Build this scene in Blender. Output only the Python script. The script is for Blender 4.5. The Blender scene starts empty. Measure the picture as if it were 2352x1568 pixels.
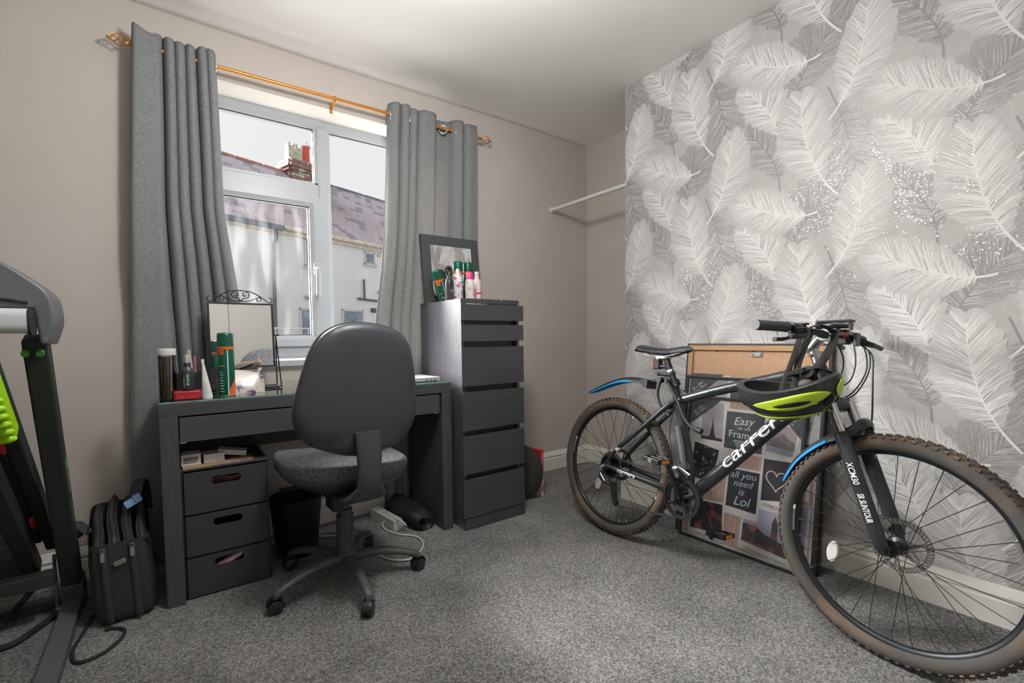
import bpy, bmesh, math, random
import numpy as np
from mathutils import Vector, Matrix
random.seed(7)
R = math.radians
SC = bpy.context.scene
COL = SC.collection

# ---------------------------------------------------------------- camera
# yaw right of the window-wall normal, slight downward pitch, small roll; shifted lens
YAW, PITCH, ROLL = R(35.2915), R(-2.6819), R(-0.7416)
FPX, CX, CY, IW, IH = 1065.8, 1129.1, 826.3, 2352.0, 1568.0
fwd = Vector((math.sin(YAW)*math.cos(PITCH), math.cos(YAW)*math.cos(PITCH), math.sin(PITCH)))
rgt = Vector((math.cos(YAW), -math.sin(YAW), 0)); upv = rgt.cross(fwd)
r2 = math.cos(ROLL)*rgt + math.sin(ROLL)*upv
u2 = -math.sin(ROLL)*rgt + math.cos(ROLL)*upv
cam_data = bpy.data.cameras.new('camera'); cam = bpy.data.objects.new('camera', cam_data); COL.objects.link(cam)
cam.matrix_world = Matrix(((r2.x, u2.x, -fwd.x, 0), (r2.y, u2.y, -fwd.y, 0), (r2.z, u2.z, -fwd.z, 1.0), (0, 0, 0, 1)))
cam_data.sensor_width = 36; cam_data.lens = FPX/IW*36
cam_data.shift_x = (IW/2-CX)/IW; cam_data.shift_y = (CY-IH/2)/IW
cam_data.clip_start = 0.02; cam_data.clip_end = 200
SC.camera = cam

# ---------------------------------------------------------------- sky, sun, exposure
world = bpy.data.worlds.new('overcast_sky'); SC.world = world; world.use_nodes = True
nt = world.node_tree; nt.nodes.clear()
wo = nt.nodes.new('ShaderNodeOutputWorld'); bg = nt.nodes.new('ShaderNodeBackground')
tc = nt.nodes.new('ShaderNodeTexCoord'); nz = nt.nodes.new('ShaderNodeTexNoise'); rp = nt.nodes.new('ShaderNodeValToRGB')
nz.inputs['Scale'].default_value = 1.6; nz.inputs['Detail'].default_value = 3
rp.color_ramp.elements[0].color = (0.86, 0.87, 0.89, 1); rp.color_ramp.elements[1].color = (1.0, 1.0, 1.0, 1)
rp.color_ramp.elements[0].position = .3; rp.color_ramp.elements[1].position = .75
nt.links.new(tc.outputs['Generated'], nz.inputs['Vector']); nt.links.new(nz.outputs['Fac'], rp.inputs['Fac'])
nt.links.new(rp.outputs['Color'], bg.inputs['Color']); nt.links.new(bg.outputs['Background'], wo.inputs['Surface'])
bg.inputs['Strength'].default_value = SKY = 0.68
def light(name, kind, loc, rot, energy, color=(1, 1, 1), **kw):
    l = bpy.data.lights.new(name, kind); o = bpy.data.objects.new(name, l); COL.objects.link(o)
    o.location = loc; o.rotation_euler = rot; l.energy = energy; l.color = color
    for k, v in kw.items(): setattr(l, k, v)
    return o
# bright overcast: a very wide sun behind thin cloud, shining in through the window
sun = light('sun', 'SUN', (2, 8, 8), (R(-58), 0, R(31)), 45.0, (1.0, 0.985, 0.96), angle=R(55))
SC.view_settings.view_transform = 'Standard'; SC.view_settings.look = 'None'
SC.view_settings.exposure = 0.37; SC.view_settings.gamma = 1.0; SC.view_settings.use_curve_mapping = False

# ---------------------------------------------------------------- materials
MATS = {}
def srgb(c):
    if isinstance(c, str):
        c = c.lstrip('#'); c = tuple(int(c[i:i+2], 16)/255 for i in (0, 2, 4))
    return tuple((x/12.92 if x <= .04045 else ((x+.055)/1.055)**2.4) for x in c) + (1,)
def mat(name, col, rough=.5, metal=0, noise=None, bump=None, col2=None, spec=.5, **kw):
    """principled; noise=(scale, detail) mixes col and col2; bump=(scale, strength, distance)"""
    m = bpy.data.materials.new(name); m.use_nodes = True; t = m.node_tree; p = t.nodes['Principled BSDF']
    p.inputs['Base Color'].default_value = srgb(col); p.inputs['Roughness'].default_value = rough
    p.inputs['Metallic'].default_value = metal; p.inputs['Specular IOR Level'].default_value = spec
    for k, v in kw.items(): p.inputs[k].default_value = v
    co = t.nodes.new('ShaderNodeTexCoord')
    if noise:
        n = t.nodes.new('ShaderNodeTexNoise'); n.inputs['Scale'].default_value = noise[0]; n.inputs['Detail'].default_value = noise[1]
        r = t.nodes.new('ShaderNodeValToRGB'); r.color_ramp.elements[0].color = srgb(col); r.color_ramp.elements[1].color = srgb(col2 or col)
        lo, hi = (noise[2], noise[3]) if len(noise) > 3 else (.35, .65)
        r.color_ramp.elements[0].position = lo; r.color_ramp.elements[1].position = hi
        if len(noise) > 4:
            mp = t.nodes.new('ShaderNodeMapping'); mp.inputs['Scale'].default_value = noise[4]
            t.links.new(co.outputs['Object'], mp.inputs['Vector']); t.links.new(mp.outputs['Vector'], n.inputs['Vector'])
        else: t.links.new(co.outputs['Object'], n.inputs['Vector'])
        t.links.new(n.outputs['Fac'], r.inputs['Fac']); t.links.new(r.outputs['Color'], p.inputs['Base Color'])
    if bump:
        n2 = t.nodes.new('ShaderNodeTexNoise'); n2.inputs['Scale'].default_value = bump[0]; n2.inputs['Detail'].default_value = 4
        b = t.nodes.new('ShaderNodeBump'); b.inputs['Strength'].default_value = bump[1]; b.inputs['Distance'].default_value = bump[2]
        if len(bump) > 3:
            mp = t.nodes.new('ShaderNodeMapping'); mp.inputs['Scale'].default_value = bump[3]
            t.links.new(co.outputs['Object'], mp.inputs['Vector']); t.links.new(mp.outputs['Vector'], n2.inputs['Vector'])
        else: t.links.new(co.outputs['Object'], n2.inputs['Vector'])
        t.links.new(n2.outputs['Fac'], b.inputs['Height']); t.links.new(b.outputs['Normal'], p.inputs['Normal'])
    MATS[name] = m
    return m

# ---------------------------------------------------------------- mesh builder
class G:
    def __init__(s): s.v = []; s.f = []; s.mi = []; s.cm = 0
    def add(s, vs, fs):
        o = len(s.v); s.v += [tuple(p) for p in vs]; s.f += [tuple(i+o for i in f) for f in fs]; s.mi += [s.cm]*len(fs); return s
    def box(s, lo, hi, M=None):
        x0, y0, z0 = lo; x1, y1, z1 = hi
        vs = [Vector(p) for p in ((x0,y0,z0),(x1,y0,z0),(x1,y1,z0),(x0,y1,z0),(x0,y0,z1),(x1,y0,z1),(x1,y1,z1),(x0,y1,z1))]
        if M: vs = [M @ p for p in vs]
        return s.add(vs, [(0,3,2,1),(4,5,6,7),(0,1,5,4),(1,2,6,5),(2,3,7,6),(3,0,4,7)])
    def cbox(s, c, size, M=None):
        return s.box([c[i]-size[i]/2 for i in range(3)], [c[i]+size[i]/2 for i in range(3)], M)
    def cyl(s, a, b, r0, r1=None, n=16, caps=True): return s.tube([a, b], [r0, r0 if r1 is None else r1], n, caps=caps)
    def tube(s, pts, r, n=10, closed=False, caps=True, flat=None, up=None):
        """sweep a circle (or ellipse: flat=(a,b) factors) along pts; r scalar or list"""
        P = [Vector(p) for p in pts]; N = len(P)
        rs = r if isinstance(r, (list, tuple)) else [r]*N
        T = []
        for i in range(N):
            if closed: d = P[(i+1) % N]-P[i-1]
            else: d = P[min(i+1, N-1)]-P[max(i-1, 0)]
            T.append(d.normalized() if d.length > 1e-9 else Vector((0, 0, 1)))
        ref = Vector(up) if up else (Vector((0, 0, 1)) if abs(T[0].z) < .9 else Vector((1, 0, 0)))
        nrm = (ref-T[0]*ref.dot(T[0])).normalized()
        o = len(s.v); fa, fb = flat or (1, 1)
        for i in range(N):
            if up: nrm = (Vector(up)-T[i]*Vector(up).dot(T[i])).normalized()
            else: nrm = (nrm-T[i]*nrm.dot(T[i])).normalized()
            bn = T[i].cross(nrm)
            for k in range(n):
                a = 2*math.pi*(k+(.5 if n == 4 else 0))/n
                s.v.append(tuple(P[i]+rs[i]*(math.cos(a)*fa*nrm+math.sin(a)*fb*bn)))
        m = N if closed else N-1
        for i in range(m):
            j = (i+1) % N
            for k in range(n):
                k2 = (k+1) % n
                s.f.append((o+i*n+k, o+i*n+k2, o+j*n+k2, o+j*n+k)); s.mi.append(s.cm)
        if caps and not closed:
            s.f.append(tuple(o+k for k in reversed(range(n)))); s.mi.append(s.cm)
            s.f.append(tuple(o+(N-1)*n+k for k in range(n))); s.mi.append(s.cm)
        return s
    def lathe(s, prof, n=24, M=None, caps=True, arc=None):
        """prof [(r,z)...] about Z"""
        o = len(s.v); a1 = arc or 2*math.pi; nn = n if not arc else n+1
        for (r, z) in prof:
            for k in range(nn):
                a = a1*k/n; p = Vector((r*math.cos(a), r*math.sin(a), z)); s.v.append(tuple(M @ p if M else p))
        for i in range(len(prof)-1):
            for k in range(n):
                k2 = (k+1) % nn if not arc else k+1
                s.f.append((o+i*nn+k, o+i*nn+k2, o+(i+1)*nn+k2, o+(i+1)*nn+k)); s.mi.append(s.cm)
        if caps and not arc:
            if prof[0][0] > 1e-6: s.f.append(tuple(o+k for k in reversed(range(n)))); s.mi.append(s.cm)
            if prof[-1][0] > 1e-6: s.f.append(tuple(o+(len(prof)-1)*nn+k for k in range(n))); s.mi.append(s.cm)
        return s
    def prism(s, poly, d0, d1, M=None):
        """poly [(x,y)] extruded z d0..d1, then M"""
        n = len(poly); vs = [Vector((x, y, d0)) for x, y in poly]+[Vector((x, y, d1)) for x, y in poly]
        if M: vs = [M @ p for p in vs]
        return s.add(vs, [tuple(reversed(range(n))), tuple(range(n, 2*n))]+[(i, (i+1) % n, n+(i+1) % n, n+i) for i in range(n)])
    def grid(s, fn, nu, nv, cu=False, cv=False):
        o = len(s.v); mu = nu if cu else nu+1; mv = nv if cv else nv+1
        for i in range(mu):
            for j in range(mv): s.v.append(tuple(fn(i/nu, j/nv)))
        for i in range(nu):
            for j in range(nv):
                i2 = (i+1) % mu; j2 = (j+1) % mv
                s.f.append((o+i*mv+j, o+i2*mv+j, o+i2*mv+j2, o+i*mv+j2)); s.mi.append(s.cm)
        return s
    def torus(s, c, axis, Rr, r, n=32, m=8):
        ax = Vector(axis).normalized(); a = ax.orthogonal().normalized(); b = ax.cross(a); c = Vector(c)
        return s.tube([c+Rr*(math.cos(2*math.pi*k/n)*a+math.sin(2*math.pi*k/n)*b) for k in range(n)], r, m, closed=True)
    def ball(s, c, rx, ry=None, rz=None, n=16, m=10):
        ry = ry or rx; rz = rz or rx; c = Vector(c)
        return s.lathe([(math.sin(math.pi*i/m), -math.cos(math.pi*i/m)) for i in range(m+1)], n, Matrix.Translation(c) @ Matrix.Diagonal((rx, ry, rz, 1)), caps=False)
    def mesh(s, name='m'):
        me = bpy.data.meshes.new(name); me.from_pydata(s.v, [], s.f); me.update(); return me
def obj(name, g, m=None, parent=None, smooth=False, bevel=None, sub=None, solid=None, label=None, kind=None, loc=None, rot=None, seg=2, offset=-1):
    me = g.mesh(name) if isinstance(g, G) else g
    o = bpy.data.objects.new(name, me); COL.objects.link(o)
    ms = m if isinstance(m, (list, tuple)) else [m]
    if not me.materials:
        for k in ms: me.materials.append(MATS[k] if isinstance(k, str) else k)
        if isinstance(g, G) and len(ms) > 1: me.polygons.foreach_set('material_index', g.mi)
    if isinstance(g, G):
        bm = bmesh.new(); bm.from_mesh(me); bmesh.ops.remove_doubles(bm, verts=bm.verts, dist=1e-6)
        bmesh.ops.recalc_face_normals(bm, faces=bm.faces); bm.to_mesh(me); bm.free()
    if smooth:
        me.polygons.foreach_set('use_smooth', [True]*len(me.polygons))
        if smooth is not True or bevel: me.set_sharp_from_angle(angle=R(smooth if smooth is not True else 40))
        else: me.set_sharp_from_angle(angle=R(50))
    if solid:
        md = o.modifiers.new('solid', 'SOLIDIFY'); md.thickness = solid; md.offset = offset
    if bevel:
        md = o.modifiers.new('bevel', 'BEVEL'); md.width = bevel; md.segments = seg; md.limit_method = 'ANGLE'; md.angle_limit = R(40)
    if sub:
        md = o.modifiers.new('sub', 'SUBSURF'); md.levels = sub; md.render_levels = sub
    if parent: o.parent = parent
    if loc: o.location = loc
    if rot: o.rotation_euler = rot
    if label: o['label'] = label
    if kind: o['kind'] = kind
    return o
def tag(o, label, cat, group=None):
    o['label'] = label; o['category'] = cat
    if group: o['group'] = group
    return o
def thing(name, label, cat, loc=(0, 0, 0), rotz=0, group=None, M=None):
    o = bpy.data.objects.new(name, None); COL.objects.link(o); o.empty_display_size = .05
    if M: o.matrix_world = M
    else: o.location = loc; o.rotation_euler = (0, 0, rotz)
    return tag(o, label, cat, group)
def dup(root, **kw):
    r = root.copy(); COL.objects.link(r)
    for k, v in kw.items():
        if k in ('label', 'group', 'category'): r[k] = v
        else: setattr(r, k, v)
    for ch in list(root.children):
        c = ch.copy(); COL.objects.link(c); c.parent = r
        for g in ch.children:
            d = g.copy(); COL.objects.link(d); d.parent = c
    return r
def text(name, body, size, m, parent, M, extrude=.0002, align='LEFT', shear=0, sx=1.0, bold=0.0, space=1.0, label=None):
    cu = bpy.data.curves.new(name, 'FONT'); cu.body = body; cu.size = size; cu.extrude = extrude; cu.align_x = align; cu.shear = shear
    cu.offset = bold; cu.resolution_u = 3; cu.space_character = space
    t = bpy.data.objects.new('tmp', cu); COL.objects.link(t); dg = bpy.context.evaluated_depsgraph_get()
    me = bpy.data.meshes.new_from_object(t.evaluated_get(dg)); bpy.data.objects.remove(t); bpy.data.curves.remove(cu)
    me.name = name; me.transform(Matrix.Diagonal((sx, 1, 1, 1))); me.materials.clear(); me.materials.append(MATS[m])
    o = bpy.data.objects.new(name, me); COL.objects.link(o); o.parent = parent; o.matrix_local = M
    if label: o['label'] = label
    return o
def frameM(o, x, y, z=None):
    """matrix with origin o and local x, y axes"""
    x = Vector(x).normalized(); y = Vector(y); y = (y-x*y.dot(x)).normalized(); z = x.cross(y); o = Vector(o)
    return Matrix(((x.x, y.x, z.x, o.x), (x.y, y.y, z.y, o.y), (x.z, y.z, z.z, o.z), (0, 0, 0, 1)))
def spline(pts, n=8, closed=False):
    P = [Vector(p) for p in pts]; N = len(P); out = []
    for i in range(N if closed else N-1):
        p0 = P[i-1] if (closed or i > 0) else P[0]*2-P[1]; p1 = P[i]; p2 = P[(i+1) % N]
        p3 = P[(i+2) % N] if (closed or i+2 < N) else P[-1]*2-P[-2]
        for k in range(n):
            t = k/n
            out.append(.5*((2*p1)+(p2-p0)*t+(2*p0-5*p1+4*p2-p3)*t*t+(3*p1-p0-3*p2+p3)*t**3))
    if not closed: out.append(P[-1])
    return out
def rrect(w, h, r, n=5, cx=0, cy=0):
    out = []
    for (sx, sy, a0) in ((1, 1, 0), (-1, 1, 90), (-1, -1, 180), (1, -1, 270)):
        for k in range(n+1):
            a = R(a0+90*k/n); out.append((cx+sx*(w/2-r)+r*math.cos(a), cy+sy*(h/2-r)+r*math.sin(a)))
    return out
# ---------------------------------------------------------------- surface materials
mat('wall_paint', '#bcb4ac', .85, noise=(2.2, 5, .3, .7), col2='#c2bab3', bump=(14, .12, .01))
mat('ceiling_paint', '#f3f2ef', .8, bump=(6, .1, .01))
mat('skirting_paint', '#dfdcd5', .45)
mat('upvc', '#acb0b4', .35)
mat('upvc_dark', '#3a3d42', .6)
mat('plaster_reveal', '#ebe7e1', .7)
def carpet():
    m = mat('carpet', '#6b6a69', .95, spec=.15); t = m.node_tree; p = t.nodes['Principled BSDF']; L = t.links.new
    co = t.nodes.new('ShaderNodeTexCoord'); v = t.nodes.new('ShaderNodeTexVoronoi'); v.inputs['Scale'].default_value = 190
    n = t.nodes.new('ShaderNodeTexNoise'); n.inputs['Scale'].default_value = 135; n.inputs['Detail'].default_value = 6; n.inputs['Roughness'].default_value = .85; n.inputs['Distortion'].default_value = .6
    n3 = t.nodes.new('ShaderNodeTexNoise'); n3.inputs['Scale'].default_value = 3.5; n3.inputs['Detail'].default_value = 3
    for x in (v, n, n3): L(co.outputs['Object'], x.inputs['Vector'])
    sp = t.nodes.new('ShaderNodeSeparateColor'); L(v.outputs['Color'], sp.inputs['Color'])
    mx = t.nodes.new('ShaderNodeMix'); mx.inputs[0].default_value = .80; L(sp.outputs['Red'], mx.inputs[2]); L(n.outputs['Fac'], mx.inputs[3])
    ad = t.nodes.new('ShaderNodeMath'); ad.operation = 'MULTIPLY_ADD'; ad.inputs[1].default_value = .22; L(n3.outputs['Fac'], ad.inputs[0]); L(mx.outputs[0], ad.inputs[2])
    r = t.nodes.new('ShaderNodeValToRGB'); e = r.color_ramp.elements
    e[0].position = .42; e[0].color = srgb('#454546'); e[1].position = .80; e[1].color = srgb('#b9b7b4')
    k = r.color_ramp.elements.new(.6); k.color = srgb('#7e7d7c')
    L(ad.outputs[0], r.inputs['Fac']); L(r.outputs['Color'], p.inputs['Base Color'])
    b = t.nodes.new('ShaderNodeBump'); b.inputs['Strength'].default_value = .9; b.inputs['Distance'].default_value = .006
    L(mx.outputs[0], b.inputs['Height']); L(b.outputs['Normal'], p.inputs['Normal'])
carpet()
def glass_thin(name, tint=(1, 1, 1, 1), refl=1.0, dirt=0):
    m = bpy.data.materials.new(name); m.use_nodes = True; t = m.node_tree; t.nodes.clear(); L = t.links.new
    o = t.nodes.new('ShaderNodeOutputMaterial'); tr = t.nodes.new('ShaderNodeBsdfTransparent'); tr.inputs['Color'].default_value = tint
    gl = t.nodes.new('ShaderNodeBsdfGlossy'); gl.inputs['Roughness'].default_value = .02
    fr = t.nodes.new('ShaderNodeFresnel'); fr.inputs['IOR'].default_value = 1.45; mx = t.nodes.new('ShaderNodeMixShader')
    mu = t.nodes.new('ShaderNodeMath'); mu.operation = 'MULTIPLY'; mu.inputs[1].default_value = refl
    L(fr.outputs[0], mu.inputs[0]); L(mu.outputs[0], mx.inputs[0]); L(tr.outputs[0], mx.inputs[1]); L(gl.outputs[0], mx.inputs[2])
    if dirt:
        co = t.nodes.new('ShaderNodeTexCoord'); mp = t.nodes.new('ShaderNodeMapping'); mp.inputs['Scale'].default_value = (9, 9, 1.3)
        n = t.nodes.new('ShaderNodeTexNoise'); n.inputs['Scale'].default_value = 2.2; n.inputs['Detail'].default_value = 6
        r = t.nodes.new('ShaderNodeMapRange'); r.inputs['From Min'].default_value = .48; r.inputs['From Max'].default_value = .85; r.inputs['To Max'].default_value = dirt
        d = t.nodes.new('ShaderNodeBsdfTranslucent'); d.inputs['Color'].default_value = (.8, .82, .84, 1); m2 = t.nodes.new('ShaderNodeMixShader')
        L(co.outputs['Object'], mp.inputs['Vector']); L(mp.outputs['Vector'], n.inputs['Vector']); L(n.outputs['Fac'], r.inputs['Value'])
        L(r.outputs[0], m2.inputs[0]); L(mx.outputs[0], m2.inputs[1]); L(d.outputs[0], m2.inputs[2]); L(m2.outputs[0], o.inputs['Surface'])
    else: L(mx.outputs[0], o.inputs['Surface'])
    MATS[name] = m
glass_thin('window_glass', refl=.02); glass_thin('window_glass_streaky', refl=.02, dirt=.035); glass_thin('clear_plastic', (.93, .93, .92, 1), 1.3); glass_thin('picture_glass', (1, 1, 1, 1), .35)
mat('mirror', '#e8e8e8', .01, 1.0)
def fabric(name, c1, c2, scale=420, trans=.0, tcol=None, thr=(.42, .58)):
    m = mat(name, c1, .95, spec=.1); t = m.node_tree; p = t.nodes['Principled BSDF']; L = t.links.new
    co = t.nodes.new('ShaderNodeTexCoord'); n = t.nodes.new('ShaderNodeTexNoise'); n.inputs['Scale'].default_value = scale; n.inputs['Detail'].default_value = 2
    mp = t.nodes.new('ShaderNodeMapping'); mp.inputs['Scale'].default_value = (1, 1, .35)
    n2 = t.nodes.new('ShaderNodeTexNoise'); n2.inputs['Scale'].default_value = scale*.7; mp2 = t.nodes.new('ShaderNodeMapping'); mp2.inputs['Scale'].default_value = (.3, .3, 1.2)
    L(co.outputs['Object'], mp.inputs['Vector']); L(mp.outputs['Vector'], n.inputs['Vector']); L(co.outputs['Object'], mp2.inputs['Vector']); L(mp2.outputs['Vector'], n2.inputs['Vector'])
    a = t.nodes.new('ShaderNodeMath'); a.operation = 'ADD'; L(n.outputs['Fac'], a.inputs[0]); L(n2.outputs['Fac'], a.inputs[1])
    h = t.nodes.new('ShaderNodeMath'); h.operation = 'MULTIPLY'; h.inputs[1].default_value = .5; L(a.outputs[0], h.inputs[0])
    r = t.nodes.new('ShaderNodeValToRGB'); r.color_ramp.elements[0].color = srgb(c1); r.color_ramp.elements[1].color = srgb(c2)
    r.color_ramp.elements[0].position, r.color_ramp.elements[1].position = thr
    L(h.outputs[0], r.inputs['Fac']); L(r.outputs['Color'], p.inputs['Base Color'])
    b = t.nodes.new('ShaderNodeBump'); b.inputs['Strength'].default_value = .35; b.inputs['Distance'].default_value = .001; L(h.outputs[0], b.inputs['Height']); L(b.outputs['Normal'], p.inputs['Normal'])
    if trans:
        tl = t.nodes.new('ShaderNodeBsdfTranslucent'); mx = t.nodes.new('ShaderNodeMixShader'); mx.inputs[0].default_value = trans
        tl.inputs['Color'].default_value = srgb(tcol or c2); o = t.nodes['Material Output']
        L(p.outputs[0], mx.inputs[1]); L(tl.outputs[0], mx.inputs[2]); L(mx.outputs[0], o.inputs['Surface'])
    return m
fabric('curtain_cloth', '#797b7d', '#9a9c9d', 480, .20, '#a9a097')
mat('rod_gold', '#c8863f', .35, .6)
mat('steel', '#c9c9c8', .25, 1.0)
mat('chrome', '#dcdcdc', .12, 1.0)
mat('matt_black', '#1e1e20', .5)
mat('black_plastic', '#2a2a2c', .45, bump=(900, .08, .0005))
mat('rubber', '#232323', .75)
mat('white_plastic', '#d8d7d4', .4)
mat('white_card', '#d5d3d0', .7)
# ---------------------------------------------------------------- the room
H = 2.48; WY = 2.59; BX = 2.30; AX = 2.77; BY = 1.838; LX = -1.25; RY = -1.15
WX0, WX1, WZ0, WZ1 = .12, 1.45, .905, 2.246      # window opening
FY = 2.742                                       # front face of the window frame
def struct(name, g, m, **kw): return obj(name, g, m, kind='structure', **kw)
struct('floor', G().box((LX-.1, RY-.1, -.1), (AX+.1, WY+.02, 0)), 'carpet')
def ceil_fn(u, v):
    x = LX-.1+(AX+.2-LX)*u; y = RY-.1+(WY+.12-RY)*v
    # old plaster: gently wavy, sagging a little above the window
    dz = .006*math.sin(1.9*x+.5)*math.sin(1.4*y+1)-.012*math.exp(-((y-2.25)/.14)**2)*(1/(1+math.exp((x-1.35)*6)))
    dz += -.010*math.exp(-((x-1.25)/.25)**2-((y-2.18)/.16)**2)
    return (x, y, H+dz)
g = G().grid(ceil_fn, 60, 70); struct('ceiling', g, 'ceiling_paint', smooth=True, solid=.08, offset=1)
g = G()
g.box((LX-.1, WY, 0), (WX0, WY+.3, H+.12)); g.box((WX1, WY, 0), (AX+.1, WY+.3, H+.12)); g.box((WX0, WY, WZ1), (WX1, WY+.3, H+.12)); g.box((WX0, WY, 0), (WX1, WY+.3, WZ0-.03))
wall_far = struct('wall_far', g, 'wall_paint')
struct('wall_alcove', G().box((AX, BY-.2, 0), (AX+.1, WY, H+.12)), 'wall_paint')
struct('wall_left', G().box((LX-.1, RY, 0), (LX, WY, H+.12)), 'wall_paint')
struct('wall_rear', G().box((LX-.1, RY-.1, 0), (AX+.1, RY, H+.12)), 'wall_paint')
wall_right = struct('wall_right', G().box((BX, RY, 0), (AX, BY, H+.12)), 'wall_paint')
def skirting(name, a, b, nrm):
    """moulded board along a->b on the floor, nrm points into the room"""
    a = Vector(a); b = Vector(b); n = Vector(nrm)
    prof = [(0, 0), (.018, 0), (.018, .085), (.014, .09), (.014, .097), (.019, .103), (.016, .115), (.008, .125), (.006, .135), (0, .137)]
    m = len(prof); vs = [tuple(a+n*x+Vector((0, 0, z))) for x, z in prof]+[tuple(b+n*x+Vector((0, 0, z))) for x, z in prof]
    g = G().add(vs, [(i, i+1, m+i+1, m+i) for i in range(m-1)]+[tuple(range(m)), tuple(range(m, 2*m))])
    return struct(name, g, 'skirting_paint', smooth=30)
skirting('baseboard_far', (LX, WY, 0), (AX-.018, WY, 0), (0, -1, 0))
skirting('baseboard_alcove', (AX, WY, 0), (AX, BY, 0), (-1, 0, 0))
skirting('baseboard_right', (BX, BY, 0), (BX, RY, 0), (-1, 0, 0))
skirting('baseboard_breast_return', (BX-.018, BY, 0), (AX, BY, 0), (0, 1, 0))
skirting('baseboard_left', (LX, RY, 0), (LX, WY, 0), (1, 0, 0))
# door in the rear wall (behind the camera; seen in the dressing mirror)
d = bpy.data.objects.new('door_1', None); COL.objects.link(d); d['kind'] = 'structure'; d.location = (-.55, RY, 0)
obj('door_leaf', G().box((-.38, .005, .005), (.38, .04, 1.98)), 'skirting_paint', d, bevel=.003)
for (x0, x1, z0, z1) in ((-.28, -.05, .2, .85), (.05, .28, .2, .85), (-.28, -.05, 1.05, 1.8), (.05, .28, 1.05, 1.8)):
    obj('door_panel', G().box((x0, .04, z0), (x1, .05, z1)), 'skirting_paint', d, bevel=.006)
for s in (-1, 1): obj('door_jamb', G().box((s*.42-.04, 0, 0), (s*.42+.04, .06, 2.06)), 'skirting_paint', d, bevel=.004)
obj('door_head', G().box((-.38, 0, 1.99), (.38, .06, 2.06)), 'skirting_paint', d, bevel=.004)
h = obj('door_handle', G().cyl((.33, .04, 1), (.33, .09, 1), .012).cyl((.33, .085, 1), (.22, .085, 1), .009), 'steel', d, smooth=True)
# fitted wardrobe behind the camera (its doors show in the dressing mirror)
wr = thing('wardrobe', 'pale panelled wardrobe against the rear wall', 'wardrobe', (0, RY, 0))
mat('wardrobe_paint', '#c9c6c0', .5)
obj('carcass', G().box((.25, .002, 0), (2.05, .50, 2.2)), 'wardrobe_paint', wr)
for k in range(4):
    d_ = obj('wardrobe_door', G().box((.254+.45*k, .502, .06), (.696+.45*k, .522, 2.19)), 'wardrobe_paint', wr, bevel=.002)
    obj('door_knob', G().ball((.30+.45*k if k % 2 else .66+.45*k, .54, 1.0), .015), 'steel', d_, smooth=True)
# hanging rail across the alcove
rail = thing('clothes_rail', 'white hanging rail crossing the alcove beside the feather wallpaper', 'clothes rail', (0, 0, 0))
obj('pole', G().cyl((2.392, 2.588, 1.942), (2.392, 1.842, 1.942), .0135, n=20), 'white_plastic', rail, smooth=True)
obj('end_socket', G().cyl((2.392, 2.589, 1.942), (2.392, 2.578, 1.942), .021, n=20), 'white_plastic', rail, smooth=True)

# ---------------------------------------------------------------- window
win = bpy.data.objects.new('window_1', None); COL.objects.link(win); win['kind'] = 'structure'; win['label'] = 'white plastic double glazed window with one opening casement'
def rail_box(x0, x1, z0, z1, y0=FY, y1=FY+.07): return G().box((x0, y0, z0), (x1, y1, z1))
MX0, MX1, TZ0, TZ1 = .742, .822, 1.795, 1.86     # mullion / transom
FB = .925
def frame_ring(name, x0, x1, z0, z1, w, y0, y1, slope=.012):
    """mitred frame members round a rectangle: four parts with a sloped inner bead"""
    out = [(x0, z0), (x1, z0), (x1, z1), (x0, z1)]; ww = w if isinstance(w, (list, tuple)) else [w]*4   # bottom,right,top,left
    inn = [(x0+ww[3], z0+ww[0]), (x1-ww[1], z0+ww[0]), (x1-ww[1], z1-ww[2]), (x0+ww[3], z1-ww[2])]
    for i in range(4):
        j = (i+1) % 4; (ax, az), (bx, bz), (cx_, cz), (dx, dz) = out[i], out[j], inn[j], inn[i]
        f = .62
        ex, ez = ax+(dx-ax)*f, az+(dz-az)*f; fx, fz = bx+(cx_-bx)*f, bz+(cz-bz)*f
        vs = [(ax, y0, az), (bx, y0, bz), (fx, y0, fz), (ex, y0, ez), (cx_, y0+slope, cz), (dx, y0+slope, dz),
              (ax, y1, az), (bx, y1, bz), (cx_, y1, cz), (dx, y1, dz)]
        fs = [(0, 1, 2, 3), (3, 2, 4, 5), (5, 4, 8, 9), (6, 9, 8, 7), (0, 6, 7, 1), (0, 3, 5, 9, 6), (1, 7, 8, 4, 2)]
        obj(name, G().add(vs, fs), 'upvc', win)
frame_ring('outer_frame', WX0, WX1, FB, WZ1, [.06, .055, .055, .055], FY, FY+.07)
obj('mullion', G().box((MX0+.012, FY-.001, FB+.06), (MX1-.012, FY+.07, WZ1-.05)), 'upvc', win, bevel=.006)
for (x0, x1) in ((MX0-.005, MX0+.02), (MX1-.02, MX1+.005)):
    obj('mullion_bead', G().box((x0, FY+.012, FB+.06), (x1, FY+.06, WZ1-.05)), 'upvc', win, bevel=.004)
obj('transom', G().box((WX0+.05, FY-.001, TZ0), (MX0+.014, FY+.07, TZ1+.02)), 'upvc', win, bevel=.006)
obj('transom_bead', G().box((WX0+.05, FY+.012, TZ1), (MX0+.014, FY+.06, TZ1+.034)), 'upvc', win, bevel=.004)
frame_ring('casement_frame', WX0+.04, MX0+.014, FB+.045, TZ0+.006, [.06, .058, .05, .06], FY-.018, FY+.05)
def pane(x0, x1, z0, z1, y, m): obj('pane', G().box((x0, y, z0), (x1, y+.004, z1)), m, win)
pane(WX0+.05, MX0+.01, TZ1+.01, WZ1-.05, FY+.035, 'window_glass'); pane(MX1-.01, WX1-.05, FB+.05, WZ1-.05, FY+.035, 'window_glass')
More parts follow.
